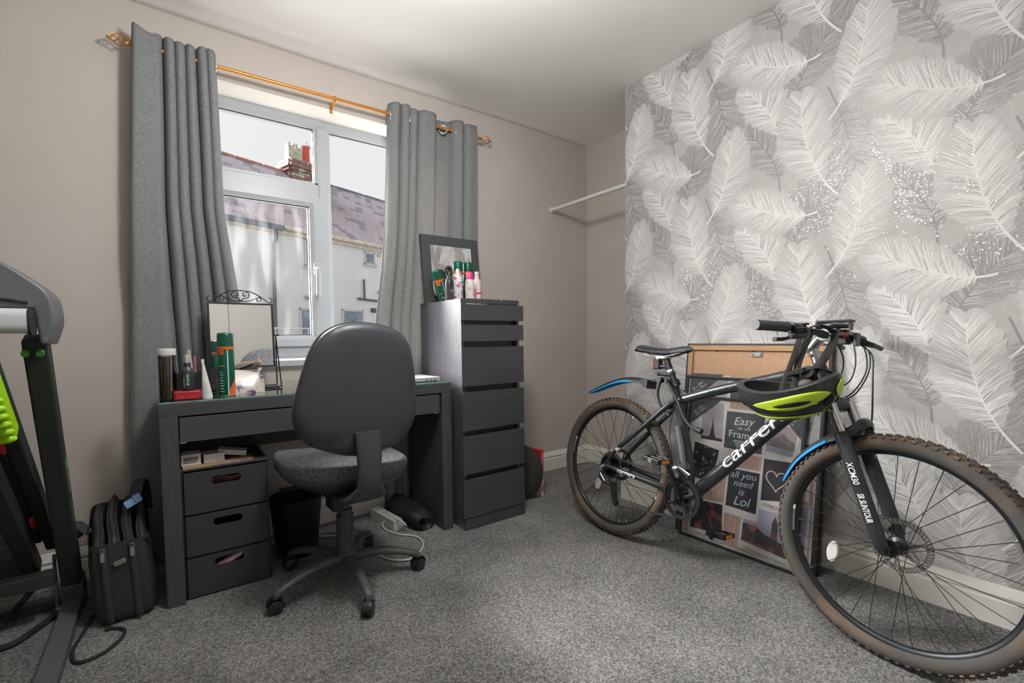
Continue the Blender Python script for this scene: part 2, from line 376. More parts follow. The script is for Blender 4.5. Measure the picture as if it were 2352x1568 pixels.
pane(WX0+.09, MX0-.03, FB+.09, TZ0-.04, FY+.02, 'window_glass_streaky')
def gasket(x0, x1, z0, z1, y):
    t = .004
    for b in (((x0, z0), (x1, z0+t)), ((x0, z1-t), (x1, z1)), ((x0, z0), (x0+t, z1)), ((x1-t, z0), (x1, z1))):
        obj('gasket', G().box((b[0][0], y, b[0][1]), (b[1][0], y+.006, b[1][1])), 'upvc_dark', win)
gasket(WX0+.055, MX0-.004, TZ1+.033, WZ1-.055, FY+.026); gasket(MX1+.004, WX1-.055, FB+.06, WZ1-.055, FY+.026); gasket(WX0+.1, MX0-.044, FB+.105, TZ0-.044, FY+.012)
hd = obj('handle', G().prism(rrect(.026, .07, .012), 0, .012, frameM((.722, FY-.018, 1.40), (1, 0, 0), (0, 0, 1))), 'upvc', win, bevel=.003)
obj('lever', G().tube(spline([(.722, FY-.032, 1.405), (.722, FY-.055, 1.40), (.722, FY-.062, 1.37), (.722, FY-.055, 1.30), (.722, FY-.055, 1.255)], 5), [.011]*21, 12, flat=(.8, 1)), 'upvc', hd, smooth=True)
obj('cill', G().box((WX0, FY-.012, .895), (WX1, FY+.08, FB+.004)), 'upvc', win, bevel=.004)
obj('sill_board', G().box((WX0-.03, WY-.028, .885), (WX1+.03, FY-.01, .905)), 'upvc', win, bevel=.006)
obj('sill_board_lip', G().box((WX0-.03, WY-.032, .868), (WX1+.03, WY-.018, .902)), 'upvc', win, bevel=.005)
# bright plastered reveal lining
g = G().box((WX0, WY+.002, WZ1-.004), (WX1, FY+.01, WZ1)).box((WX0, WY+.002, .9), (WX0+.004, FY+.01, WZ1)).box((WX1-.004, WY+.002, .9), (WX1, FY+.01, WZ1))
struct('trim_1', g, 'plaster_reveal')

# added fill light shaped as a ceiling pendant, unseen just above the view
def emis(name, col, st):
    m = bpy.data.materials.new(name); m.use_nodes = True; t = m.node_tree; t.nodes.clear()
    e = t.nodes.new('ShaderNodeEmission'); e.inputs['Color'].default_value = col; e.inputs['Strength'].default_value = st
    t.links.new(e.outputs[0], t.nodes.new('ShaderNodeOutputMaterial').inputs['Surface']); MATS[name] = m
emis('fill_globe', (1.0, .985, .97, 1), 84)
fill_lamp = thing('fill_pendant', 'added unseen fill light shaped as a round white pendant', 'fill_lamp', (.68, 1.06, 0))
obj('globe', G().ball((0, 0, 2.19), .12, n=24, m=16), 'fill_globe', fill_lamp, smooth=True)
obj('fill_cord', G().cyl((0, 0, 2.30), (0, 0, H-.02), .004, n=8), 'white_plastic', fill_lamp)
obj('fill_rose', G().lathe([(.05, H-.035), (.045, H-.02), (.03, H+.005)], 20), 'white_plastic', fill_lamp, smooth=True)
# ---------------------------------------------------------------- feather wallpaper (print on the chimney breast)
def wp_mat(name, c1, c2, glit, rough=.5, spec=.4):
    m = mat(name, c1, rough, spec=spec); t = m.node_tree; p = t.nodes['Principled BSDF']; L = t.links.new
    co = t.nodes.new('ShaderNodeTexCoord'); v = t.nodes.new('ShaderNodeTexVoronoi'); v.inputs['Scale'].default_value = 260
    n = t.nodes.new('ShaderNodeTexNoise'); n.inputs['Scale'].default_value = 30; n.inputs['Detail'].default_value = 4
    L(co.outputs['Object'], v.inputs['Vector']); L(co.outputs['Object'], n.inputs['Vector'])
    r = t.nodes.new('ShaderNodeValToRGB'); r.color_ramp.elements[0].color = srgb(c1); r.color_ramp.elements[1].color = srgb(c2)
    r.color_ramp.elements[0].position = .3; r.color_ramp.elements[1].position = .7
    L(n.outputs['Fac'], r.inputs['Fac']); L(r.outputs['Color'], p.inputs['Base Color'])
    # mica flakes: every cell is a tiny facet with its own tilt
    sp = t.nodes.new('ShaderNodeSeparateColor'); L(v.outputs['Color'], sp.inputs['Color'])
    gt = t.nodes.new('ShaderNodeMapRange'); gt.inputs['From Min'].default_value = 1-glit; gt.inputs['From Max'].default_value = 1-glit+.05; gt.inputs['To Max'].default_value = .55
    L(sp.outputs['Blue'], gt.inputs['Value']); L(gt.outputs[0], p.inputs['Metallic'])
    rr = t.nodes.new('ShaderNodeMapRange'); rr.inputs['To Min'].default_value = rough; rr.inputs['To Max'].default_value = .30; L(gt.outputs[0], rr.inputs['Value']); L(rr.outputs[0], p.inputs['Roughness'])
    nm = t.nodes.new('ShaderNodeNormalMap'); nm.inputs['Strength'].default_value = .0
    vs = t.nodes.new('ShaderNodeVectorMath'); vs.operation = 'SUBTRACT'; vs.inputs[1].default_value = (.5, .5, .5); L(v.outputs['Color'], vs.inputs[0])
    sc = t.nodes.new('ShaderNodeVectorMath'); sc.operation = 'SCALE'; L(vs.outputs[0], sc.inputs[0])
    ms = t.nodes.new('ShaderNodeMath'); ms.operation = 'MULTIPLY'; ms.inputs[1].default_value = .5; L(gt.outputs[0], ms.inputs[0]); L(ms.outputs[0], sc.inputs['Scale'])
    ge = t.nodes.new('ShaderNodeNewGeometry'); ad = t.nodes.new('ShaderNodeVectorMath'); ad.operation = 'ADD'; L(ge.outputs['Normal'], ad.inputs[0]); L(sc.outputs[0], ad.inputs[1])
    no = t.nodes.new('ShaderNodeVectorMath'); no.operation = 'NORMALIZE'; L(ad.outputs[0], no.inputs[0]); L(no.outputs[0], p.inputs['Normal'])
    t.nodes.remove(nm)
wp_mat('wallpaper', '#aba8a6', '#b1aeac', .05, .42)
wp_mat('print_grey', '#9b9998', '#a2a09f', .22, .4)
wp_mat('print_grey_dark', '#888786', '#908f8e', .12, .4)
wp_mat('print_pale', '#b6b4b2', '#bbb9b7', .03, .5)
wp_mat('print_white', '#d4d3d1', '#dad9d7', .02, .5)
wall_right.data.materials.clear(); wall_right.data.materials.append(MATS['wallpaper'])
def feather(base, mid, tip, wl, wr, seed, grey, flare=0.):
    """one printed feather in wall coords (s to the right, z up): pale vane, barbs, quill. Returns verts, faces, mats"""
    wl *= 1.22 if grey else 1.16; wr *= 1.22 if grey else 1.16
    rg = random.Random(seed); b, m, t = (Vector((*q, 0)) for q in (base, mid, tip))
    ctrl = 2*m-.5*(b+t)
    def P(k): return (1-k)**2*b+2*k*(1-k)*ctrl+k*k*t
    def T(k): return (2*(1-k)*(ctrl-b)+2*k*(t-ctrl)).normalized()
    V, F, Mi = [], [], []
    def strip(pts, ws, mi, d):
        o = len(V)
        for i, q in enumerate(pts):
            tg = (pts[min(i+1, len(pts)-1)]-pts[max(i-1, 0)]).normalized(); nr = Vector((-tg.y, tg.x, 0))
            V.append((q.x+nr.x*ws[i]/2, q.y+nr.y*ws[i]/2, d)); V.append((q.x-nr.x*ws[i]/2, q.y-nr.y*ws[i]/2, d))
        for i in range(len(pts)-1): F.append((o+2*i, o+2*i+1, o+2*i+3, o+2*i+2)); Mi.append(mi)
    VAN, BAR = (2, 3) if grey else (0, 1)
    def prof(k): # vane width along the spine
        k = (k-.24)/.76
        return 0 if k <= 0 else (min(1, k*3.2))**.7*(1-max(0, k-.55)**2*2.6)
    N = 44
    for side, wmax in ((1, wl), (-1, wr)):
        # wispy lobes of the vane: overlapping curved ribbons, wide near the tip (solid), split lower down
        for i in range(N):
            k = .25+.75*i/(N-1); w = wmax*prof(k)*(1+rg.uniform(-.10, .08))
            if w < .008: continue
            c = P(k); tg = T(k); nr = Vector((-tg.y, tg.x, 0))*side
            lean = .35+.75*k+rg.uniform(-.06, .06); d1 = (nr*math.cos(lean)+tg*math.sin(lean)).normalized(); curl = rg.uniform(.1, .5)*(1-k*.6)
            pts = [c+d1*(w*q)+nr*(curl*w*.28*q*q)-tg*(curl*w*.5*q*q) for q in (0, .2, .4, .6, .8, .93, 1.0)]
            bw = .034 if k > .6 else .027
            strip(pts, [.004, bw*.8, bw, bw, bw*.85, bw*.5, .001], VAN, (i % 11+(11 if side > 0 else 0))+i*.003)
        # fine barbs
        M_ = 118
        for i in range(M_):
            k = .2+.79*(i+rg.random())/M_; w = wmax*max(prof(k), .25 if k < .4 else .1)*rg.uniform(.72, 1.2)
            c = P(k); tg = T(k); nr = Vector((-tg.y, tg.x, 0))*side
            lean = .30+.8*k+rg.uniform(-.12, .12); d1 = (nr*math.cos(lean)+tg*math.sin(lean)).normalized(); curl = rg.uniform(-.1, 1.0)*(1.1-k*.8)
            hook = rg.uniform(-.4, .4)
            pts = [c+d1*(w*q)-tg*(curl*w*.5*q*q)+nr*(hook*w*.2*q**3) for q in (0, .16, .33, .5, .67, .84, 1.0)]
            q = rg.uniform(.0006, .0018) if rg.random() > .22 else rg.uniform(.002, .0034)
            mi = BAR if rg.random() > (.22 if not grey else .3) else (2 if not grey else 0)
            strip(pts, [q*1.4, q*1.3, q*1.1, q, q*.8, q*.5, .0002], mi, 22+(i*7 % 19)+(.5 if side > 0 else 0)+i*.003)
    kk = [j/15 for j in range(16)]
    strip([P(k) for k in kk], [.0075*(1-k*.8)*(.75 if k < .03 else 1)+.001 for k in kk], BAR, 42)
    return V, F, Mi
KINDS = [ # base, mid, tip, width left/right of the quill (looking base->tip), grey
    ((-.945, 1.968), (-.900, 2.105), (-.800, 2.245), .135, .105, 1), ((-.982, 1.642), (-1.008, 1.780), (-1.110, 1.935), .085, .12, 1),
    ((-.800, 2.027), (-.735, 1.835), (-.690, 1.640), .11, .12, 1),
    ((-.988, 1.840), (-1.022, 1.990), (-1.135, 2.150), .095, .105, 0), ((-.828, 2.173), (-.963, 2.185), (-1.160, 2.290), .11, .115, 0),
    ((-.757, 1.574), (-.860, 1.760), (-.900, 2.010), .125, .115, 0), ((-.796, 1.889), (-.708, 2.045), (-.672, 2.275), .095, .115, 0)]
VV, FF, MM = [], [], []
for ki, (b_, m_, t_, wl, wr, gr) in enumerate(KINDS):
    V, F, Mi = feather(b_, m_, t_, wl, wr, 11+ki, gr); V = np.array(V); F = np.array(F); dz = 44*ki
    for i in range(-4, 6):
        for j in range(-7, 7):
            q = V.copy(); q[:, 0] += .532*i; q[:, 1] += .652*j+.326*i; q[:, 2] += dz
            if q[:, 0].max() < -BY or q[:, 0].min() > 1.0 or q[:, 1].max() < .14 or q[:, 1].min() > H: continue
            o = sum(len(a) for a in VV)
            # trim at corner, ceiling and skirting
            w = np.stack([BX-q[:, 2]*4e-6-.00003, -np.clip(q[:, 0], -BY, 1.0), np.clip(q[:, 1], .136, H-.004)], 1)
            VV.append(w); FF.append(F+o); MM += Mi
VV = np.concatenate(VV); FF = np.concatenate(FF)
me = bpy.data.meshes.new('feather_print'); me.from_pydata(VV.tolist(), [], FF.tolist())
for k in ('print_pale', 'print_white', 'print_grey', 'print_grey_dark'): me.materials.append(MATS[k])
me.polygons.foreach_set('material_index', MM); me.update()
fp = obj('feather_print', me, None, wall_right, label='pale and grey feather print of the wallpaper', kind='stuff')
# ---------------------------------------------------------------- curtains and rod
RODY, RODZ = 2.515, 2.268
rod = thing('curtain_rod', 'copper coloured curtain rod with twisted cage finials above the window', 'curtain rod')
obj('rod', G().cyl((-.06, RODY, RODZ-.006), (1.72, RODY, RODZ+.012), .0085, n=16), 'rod_gold', rod, smooth=True)
for s, x, z in ((-1, -.06, RODZ-.006), (1, 1.72, RODZ+.012)):
    g = G()
    for k in range(4):
        pts = []
        for i in range(15):
            t = i/14; a = 2*math.pi*k/4+t*math.pi*1.1; rr = .003+.019*math.sin(math.pi*min(1, t*1.02))**.9
            pts.append((x+s*t*.075, RODY+rr*math.cos(a), z+rr*math.sin(a)))
        g.tube(pts, .0024, 6)
    g.ball((x+s*.078, RODY, z), .0055); g.cyl((x-s*.008, RODY, z), (x+s*.004, RODY, z), .011)
    obj('finial', g, 'rod_gold', rod, smooth=True)
br = obj('bracket', G().box((.782, WY-.004, 2.222), (.798, WY, 2.275)).box((.784, RODY-.002, 2.250), (.796, WY, 2.257)).torus((.79, RODY, RODZ+.002), (1, 0, 0), .0115, .004, 20, 6), 'rod_gold', rod, bevel=.001)
for z in (2.232, 2.246): obj('screw', G().cyl((.79, WY-.006, z), (.79, WY-.003, z), .004, n=10), 'steel', br)
def lerp(t, xs, ys):
    return float(np.interp(t, xs, ys))
def curtain(name, label, top, knots, zs, x0s, x1s, seed, zbot, wav):
    """knots: (u, depth) of the folds along the rod; depth < 0 comes into the room"""
    rg = random.Random(seed); ph = [rg.uniform(0, 6.28) for _ in range(12)]
    K = 180; Z = 64; ku = [k[0] for k in knots]; kd = [k[1] for k in knots]
    def fold(u):
        i = 0
        while i < len(ku)-2 and u > ku[i+1]: i += 1
        t = (u-ku[i])/(ku[i+1]-ku[i]); t = min(1, max(0, t)); t = .5-.5*math.cos(math.pi*t); return kd[i]+(kd[i+1]-kd[i])*t
    def fn(u, v):
        z = top-(top-zbot)*v
        a = lerp(-z, [-q for q in zs], x0s); b = lerp(-z, [-q for q in zs], x1s)
        uu = min(1, max(0, u+v*(.018*math.sin(7*u+ph[0]+2.2*v)+.010*math.sin(17*u+ph[1]+3.1*v))))
        d0 = fold(uu); soft = fold(min(1, max(0, uu+.02)))*.5+fold(min(1, max(0, uu-.02)))*.5
        d = d0*(1-.5*v)+soft*.5*v
        x = a+(b-a)*u+.35*(fold(min(1, uu+.012))-fold(max(0, uu-.012)))+.006*math.sin(9*v+ph[3]+u*11)*v
        y = lerp(-z, [-2.4, -1.4, -1.15, 0], [2.512, 2.520, 2.545, 2.545])+d*lerp(v, [0, .5, 1], [1, .95, .72])+.005*math.sin(6*v+ph[4]+9*u)*v
        zz = z+wav(u)*(1-min(1, v*5))
        return (x, y, zz)
    c = thing(name, label, 'curtain', group='grey eyelet curtains')
    obj('fabric', G().grid(fn, K, Z), 'curtain_cloth', c, smooth=True, solid=.0022)
    return c, fn
KL = [(0, -.015), (.05, -.034), (.27, -.028), (.36, .028), (.43, -.032), (.49, .028), (.55, -.030), (.60, .028), (.68, -.026), (.76, .028), (.83, -.032), (.885, .022), (.94, -.028), (1.0, .028)]
KR = [(0, .022), (.06, -.030), (.13, .028), (.17, -.028), (.22, .028), (.26, -.024), (.30, .012), (.36, -.032), (.46, -.028), (.53, .030), (.70, .030), (.765, -.020), (.795, -.028), (.835, .028), (.90, -.028), (1.0, -.020)]
cl, fl = curtain('curtain', 'grey linen curtain bunched at the left end of the rod', 2.318, KL, [2.33, 1.6, 1.26, .9, .3, .02], [-.055, -.09, -.105, -.115, -.13, -.13],
                 [.245, .262, .305, .345, .38, .39], 3, .03, lambda u: .018*math.exp(-(u/.06)**2)+.006*math.sin(23*u)-.014*math.exp(-((u-.60)/.06)**2))
cr, fr_ = curtain('curtain', 'grey linen curtain behind the tall chest of drawers', 2.330, KR, [2.34, 1.6, 1.1, .6, .02], [1.095, 1.055, 1.005, .99, 1.03], [1.675, 1.668, 1.665, 1.65, 1.6],
                  9, .03, lambda u: .010*u+.005*math.sin(19*u)+.010*math.exp(-((u-.18)/.08)**2))
for c, xs in ((cl, ((.236, -62), (.02, 70))), (cr, ((1.105, 60), (1.20, -55), (1.44, -25), (1.54, 40)))):
    for x, a in xs:
        zr = RODZ-.006+.018*(x+.06)/1.78
        obj('eyelet', G().torus((0, 0, 0), (0, 0, 1), .0235, .0055, 24, 8), 'chrome', c, smooth=True, loc=(x, RODY, zr-.008), rot=(R(90), 0, R(a)))
# ---------------------------------------------------------------- the house across the yard
mat('render_white', '#bcc0c4', .9, noise=(.8, 6, .35, .7, (1, 1, .35)), col2='#c8cbce')
mat('slate_a', '#7d7a83', .55, noise=(6, 3), col2='#8d868d'); mat('slate_b', '#94858a', .55, noise=(6, 3), col2='#807880'); mat('slate_c', '#5b5963', .5, noise=(7, 3), col2='#6e6a73')
mat('ridge_red', '#b5624c', .7, noise=(5, 3), col2='#8f6a5e'); mat('brick_red', '#8d6a60', .85, noise=(9, 3), col2='#75605a'); mat('pot_red', '#b04a44', .7); mat('pot_buff', '#b9b6a6', .8, noise=(8, 3), col2='#8f8e82')
mat('gutter_grey', '#5a636c', .5, noise=(6, 3), col2='#4f5963'); mat('gutter_white', '#bfbab0', .6, noise=(10, 3), col2='#a39b8c'); mat('pane_dark', '#55616d', .08, noise=(2, 2), col2='#8594a3'); mat('pipe_dark', '#4a5058', .5)
mat('yard', '#8d8a85', .9, noise=(1.5, 5), col2='#7d7a75')
HP = Vector((3.368, 13.736, 0)); HE = Vector((.94438, .32887, 0)); HN = Vector((-.32887, .94438, 0)); EZ = 4.05
HM = Matrix(((HE.x, HN.x, 0, HP.x), (HE.y, HN.y, 0, HP.y), (0, 0, 1, 0), (0, 0, 0, 1)))   # local: x along facade, y away, z up
obj('ground_outside', G().box((-14, WY+.4, -.4), (24, 40, -.3)), 'yard', kind='structure')
house = thing('house', 'white rendered house with a slate roof across the yard', 'house', M=HM)
obj('facade', G().box((-7, 0, -.3), (8, .3, EZ-.02)), 'render_white', house)
a = R(40); SL = 4.05; gx = Vector((0, math.cos(a), math.sin(a)))
def rp_(x, s, off=0): return Vector((x, s*math.cos(a)-off*math.sin(a)-.12, EZ+s*math.sin(a)+off*math.cos(a)))
roof = obj('roof', G().add([rp_(-7, 0), rp_(8, 0), rp_(8, SL), rp_(-7, SL), rp_(-7, 0)+Vector((0, 0, -.1)), rp_(8, 0)+Vector((0, 0, -.1)), rp_(8, SL)+Vector((0, 3, -2.6)), rp_(-7, SL)+Vector((0, 3, -2.6))],
      [(0, 1, 2, 3), (0, 4, 5, 1), (3, 2, 6, 7)]), 'slate_c', house)
rg = random.Random(4); sw, se = .26, .235
sl = [obj('slate', G().box((-sw/2+.004, 0, 0), (sw/2-.006, se+.05, .022)), k) for k in ('slate_a', 'slate_b', 'slate_c')]
for o in sl: COL.objects.unlink(o)
spots = []
for r in range(int(SL/se)):
    for c in range(-9, 30):
        x = c*sw+(sw/2 if r % 2 else 0); spots.append((x, r*se))
def vis(p):   # how large it shows: nearer ones first, those in the middle of the window
    x, s = p; return abs(x-1.2)*1.0+s*.6
spots.sort(key=vis); near = spots[:298]; rest = spots[298:]
for x, s in near:
    k = 1 if s < 1.9 and rg.random() < .6 else rg.choice((0, 0, 2, 1)); o = sl[k].copy(); COL.objects.link(o); o.parent = roof
    p = rp_(x+rg.uniform(-.006, .006), s, .004); o.location = p; o.rotation_euler = (a+R(4+rg.uniform(-1.2, 1.2)), 0, rg.uniform(-.02, .02))
g = G()
for x, s in rest:
    M = Matrix.Translation(rp_(x, s, .004)) @ Matrix.Rotation(a+R(4), 4, 'X'); g.cm = rg.choice((0, 0, 1, 2)); g.box((-sw/2+.004, 0, 0), (sw/2-.006, se+.05, .022), M)
obj('far_slates', g, ['slate_a', 'slate_b', 'slate_c'], roof, kind='stuff')
for k in range(22):
    x = -4+.45*k
    obj('ridge_tile', G().lathe([(.10, 0), (.10, .43)], 10, Matrix.Translation(rp_(x, SL, -.02)) @ Matrix.Rotation(R(90), 4, 'Y') @ Matrix.Rotation(R(rg.uniform(-1.2, 1.2)), 4, 'X')), 'ridge_red' if k < 13 else 'slate_c', house, smooth=True)
# gutters and pipes
obj('gutter', G().box((-6, -.24, EZ-.13), (-.72, -.10, EZ-.0)), 'gutter_grey', house, bevel=.02)
obj('gutter', G().tube([(-.70, -.18, EZ-.05), (7, -.18, EZ-.06)], .055, 10), 'gutter_white', house, smooth=True)
obj('fascia', G().box((-6, -.1, EZ-.2), (7.5, -.0, EZ-.02)), 'gutter_white', house)
obj('downpipe', G().tube(spline([(-.92, -.16, EZ-.1), (-.92, -.12, EZ-.35), (-.96, -.07, EZ-.6), (-.98, -.07, 2.5), (-1.0, -.07, -.2)], 4), .045, 10), 'gutter_grey', house, smooth=True)
obj('waste_pipe', G().tube([(1.97, -.07, 2.9), (1.98, -.07, 2.27)], .03, 8).tube([(1.72, -.07, 2.28), (2.66, -.07, 2.24)], .035, 8), 'pipe_dark', house, smooth=True)
obj('flue', G().cyl((2.33, .02, 1.95), (2.33, -.16, 1.93), .075, n=16), 'pipe_dark', house, smooth=True)
obj('flue', G().cyl((2.62, .02, 2.53), (2.62, -.12, 2.53), .06, n=16), 'pipe_dark', house, smooth=True)
obj('air_brick', G().box((2.58, -.012, 3.69), (2.72, .01, 3.81)), 'pot_buff', house)
obj('wall_light', G().box((-.08, -.16, 2.2), (.12, 0, 2.26)).box((-.02, -.12, 2.13), (.06, -.03, 2.2)), 'gutter_white', house, bevel=.01)
def hwin(x0, x1, z0, z1, bars=0, sill=True):
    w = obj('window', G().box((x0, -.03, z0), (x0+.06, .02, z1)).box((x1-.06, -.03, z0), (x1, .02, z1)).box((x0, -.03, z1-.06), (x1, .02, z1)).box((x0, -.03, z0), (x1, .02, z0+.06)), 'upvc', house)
    obj('pane', G().box((x0+.05, -.005, z0+.05), (x1-.05, .015, z1-.05)), 'pane_dark', w)
    for b in range(bars): obj('glazing_bar', G().box((x0, -.028, z0+(z1-z0)*(.42)), (x1, .0, z0+(z1-z0)*.42+.06)), 'upvc', w)
    if sill: obj('sill', G().box((x0-.05, -.12, z0-.05), (x1+.05, 0, z0)), 'gutter_white', w)
hwin(2.05, 2.48, 3.40, 3.80); hwin(-.04, .75, 3.08, 3.87); hwin(1.15, 1.97, .9, 1.94, 1); hwin(-.25, .75, .6, 1.92, 0); hwin(3.4, 4.1, 3.1, 3.8)
# low railings in the yard
rl = thing('railing', 'low pale railing in the yard below the house', 'railing', M=HM)
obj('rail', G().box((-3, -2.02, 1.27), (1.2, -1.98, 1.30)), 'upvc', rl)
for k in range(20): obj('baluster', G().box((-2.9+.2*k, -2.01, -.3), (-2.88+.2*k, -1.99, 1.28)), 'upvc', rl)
# chimney
CO = Vector((1.72, SL*math.cos(a)-.2, EZ+SL*math.sin(a)-.5))
ch = obj('chimney', G().box((-.42, -.28, -.6), (.42, .28, .85)), 'pot_buff', house, loc=CO, label='brick chimney stack with one red and two buff pots')
def courses(w, d, z0, n, hgt, jit):
    for r in range(n):
        z = z0+r*hgt
        for (ax, L_, o_) in (('x', w, -d/2), ('x', w, d/2), ('y', d-.1, -w/2), ('y', d-.1, w/2)):
            m = max(2, int(round(L_/.24)))
            for i in range(m):
                c_ = -L_/2+(i+.5)*L_/m; e_ = L_/m-.012
                if ax == 'x': lo = (c_-e_/2, o_-.05, z); hi = (c_+e_/2, o_+.05, z+hgt-.012)
                else: lo = (o_-.05, c_-e_/2, z); hi = (o_+.05, c_+e_/2, z+hgt-.012)
                obj('brick', G().box(lo, hi), 'brick_red' if rg.random() < .8 else 'pot_buff', ch)
courses(.86, .58, 0, 6, .09, 0); courses(1.0, .72, .54, 1, .09, 0); courses(1.12, .84, .63, 1, .09, 0); courses(1.02, .74, .72, 2, .08, 0)
obj('flaunching', G().prism(rrect(1.0, .7, .05), .87, .93), 'pot_buff', ch)
for x in (-.30, -.03):
    g = G().box((x-.12, -.12, .9), (x+.12, .12, 1.42))
    for sx in (-1, 1):
        for sy in (-1, 1): g.box((x+sx*.09-.035, sy*.09-.035, 1.42), (x+sx*.09+.035, sy*.09+.035, 1.5))
    obj('chimney_pot', g, 'pot_buff', ch, bevel=.012)
obj('chimney_pot', G().lathe([(.14, .9), (.13, 1.5), (.15, 1.52), (.15, 1.56), (.11, 1.56), (.10, 1.2)], 20, Matrix.Translation((.28, 0, 0)), caps=False), 'pot_red', ch, smooth=True)
ar = obj('aerial', G().cyl((.0, -.45, .75), (.5, -.45, 1.25), .012, n=6).cyl((.0, -.45, 1.55), (.75, -.45, .95), .012, n=6), 'steel', house, loc=CO)
for k in range(4): obj('element', G().cyl((.5+.06*k, -.6, 1.15-.05*k), (.5+.06*k, -.3, 1.15-.05*k), .006, n=5), 'steel', ar)
# ---------------------------------------------------------------- black furniture
def wood(name, c1, c2, rough=.42, axis=(18, 18, 1.2), spec=.5):
    m = mat(name, c1, rough, noise=(7, 6, .35, .68, axis), col2=c2, bump=(9, .12, .002, axis), spec=spec); return m
wood('black_wood', '#404043', '#48484c'); wood('black_wood_side_sheen', '#424247', '#5a5a60', .36, (26, 26, 1.0), .6); wood('black_wood_x', '#3e3e42', '#47474b', .42, (1.2, 18, 18))  # side panels: grain colour lightened to paint in the window sheen
mat('glass_green', '#4f8a7c', .08, noise=(30, 2), col2='#6fa596'); glass_thin('desk_glass', (.82, .90, .87, 1), 1.6)
DZ = .772
desk = thing('dressing_table', 'black wooden dressing table with a glass top below the window', 'desk')
obj('tabletop', G().box((-.022, 2.09, .722), (1.218, 2.48, DZ)), 'black_wood_x', desk, bevel=.0015)
for x0, x1 in ((-.022, .036), (1.162, 1.218)): obj('leg_panel', G().box((x0, 2.09, 0), (x1, 2.48, .7215)), 'black_wood', desk, bevel=.0015)
gt = obj('glass_top', G().box((-.020, 2.092, DZ+.0005), (1.216, 2.478, DZ+.006)), 'desk_glass', desk)
obj('glass_edge', G().box((-.0201, 2.0915, DZ+.0006), (1.2161, 2.0925, DZ+.0059)).box((1.2155, 2.092, DZ+.0006), (1.2165, 2.478, DZ+.0059)), 'glass_green', gt)
dr = obj('drawer_front', G().box((.040, 2.088, .622), (1.148, 2.106, .716)), 'black_wood_x', desk, bevel=.001)
obj('drawer_box', G().box((.055, 2.106, .635), (1.135, 2.44, .70)), 'black_wood', desk)
for x in (.039, 1.128): obj('drawer_runner', G().box((x, 2.11, .614), (x+.022, 2.46, .628)), 'steel', desk)
obj('back_panel', G().box((.036, 2.462, .50), (1.162, 2.478, .722)), 'black_wood_x', desk)

# ---- tall chest of drawers with flip-up mirror
chest = thing('chest_of_drawers', 'tall narrow black chest of drawers with an open mirror lid', 'chest', (0, 0, 0))
CX0, CX1, CF, CB, CT = 1.25, 1.628, 2.012, 2.485, 1.205
for x0, x1 in ((CX0, CX0+.018), (CX1-.018, CX1)): obj('side_panel', G().box((x0, CF+.02, 0), (x1, CB, CT)), 'black_wood_side_sheen', chest, bevel=.001)
obj('back_panel', G().box((CX0+.018, CB-.012, .05), (CX1-.018, CB, CT)), 'black_wood', chest)
obj('compartment_floor', G().box((CX0+.018, CF+.02, 1.10), (CX1-.018, CB-.012, 1.115)), 'black_wood', chest)
obj('carcass_core', G().box((CX0+.018, CF+.045, .06), (CX1-.018, CF+.06, 1.10)), 'black_wood', chest)
obj('plinth', G().box((CX0-.0008, CF+.004, 0), (CX1+.014, CF+.022, .062)), 'black_wood_x', chest, bevel=.001)
obj('top_rail', G().box((CX0-.0006, CF+.0195, 1.183), (CX1+.0006, CF+.04, 1.207)), 'black_wood_x', chest, bevel=.001)
obj('back_rail', G().box((CX0-.0006, 2.41, 1.187), (CX1+.0006, CB+.0006, 1.207)), 'black_wood_x', chest, bevel=.001)
for z0, z1 in ((.066, .266), (.296, .493), (.523, .722), (.754, .954), (.985, 1.070), (1.093, 1.176)):
    obj('drawer_front', G().add([(1.2385, CF, z0), (1.644, CF, z0), (1.644, CF, z1), (1.2385, CF, z1), (1.248, CF+.019, z0), (1.644, CF+.019, z0), (1.644, CF+.019, z1), (1.248, CF+.019, z1)],
        [(0, 1, 2, 3), (4, 7, 6, 5), (0, 4, 5, 1), (3, 2, 6, 7), (0, 3, 7, 4), (1, 5, 6, 2)]), 'black_wood_x', chest)
LM = Matrix.Translation((0, 2.405, 1.205)) @ Matrix.Rotation(R(-7), 4, 'X')       # lid, local z up along the lid
lid = obj('mirror_lid', G().box((CX0-.006, 0, 0), (CX0+.05, .02, .41), LM).box((CX1-.046, 0, 0), (CX1+.01, .02, .41), LM).box((CX0+.05, 0, .355), (CX1-.046, .02, .41), LM).box((CX0+.05, 0, 0), (CX1-.046, .02, .05), LM).box((CX0+.045, .008, .04), (CX1-.04, .019, .36), LM), 'black_wood', chest)
obj('mirror_pane', G().box((CX0+.049, .005, .049), (CX1-.045, .0075, .356), LM), 'mirror', lid)
st = LM @ Vector((CX0+.055, -.004, .06))
obj('stay_arm', G().cyl(st, (CX0+.05, 2.18, 1.19), .004, n=8).ball(st, .008).box((CX0+.02, 2.385, 1.205), (CX0+.07, 2.408, 1.215)), 'steel', chest, smooth=True)
obj('catch', G().cbox((1.50, CF+.024, 1.2085), (.022, .012, .006)).cbox((1.506, CF+.0195, 1.203), (.008, .004, .008)), 'steel', chest)

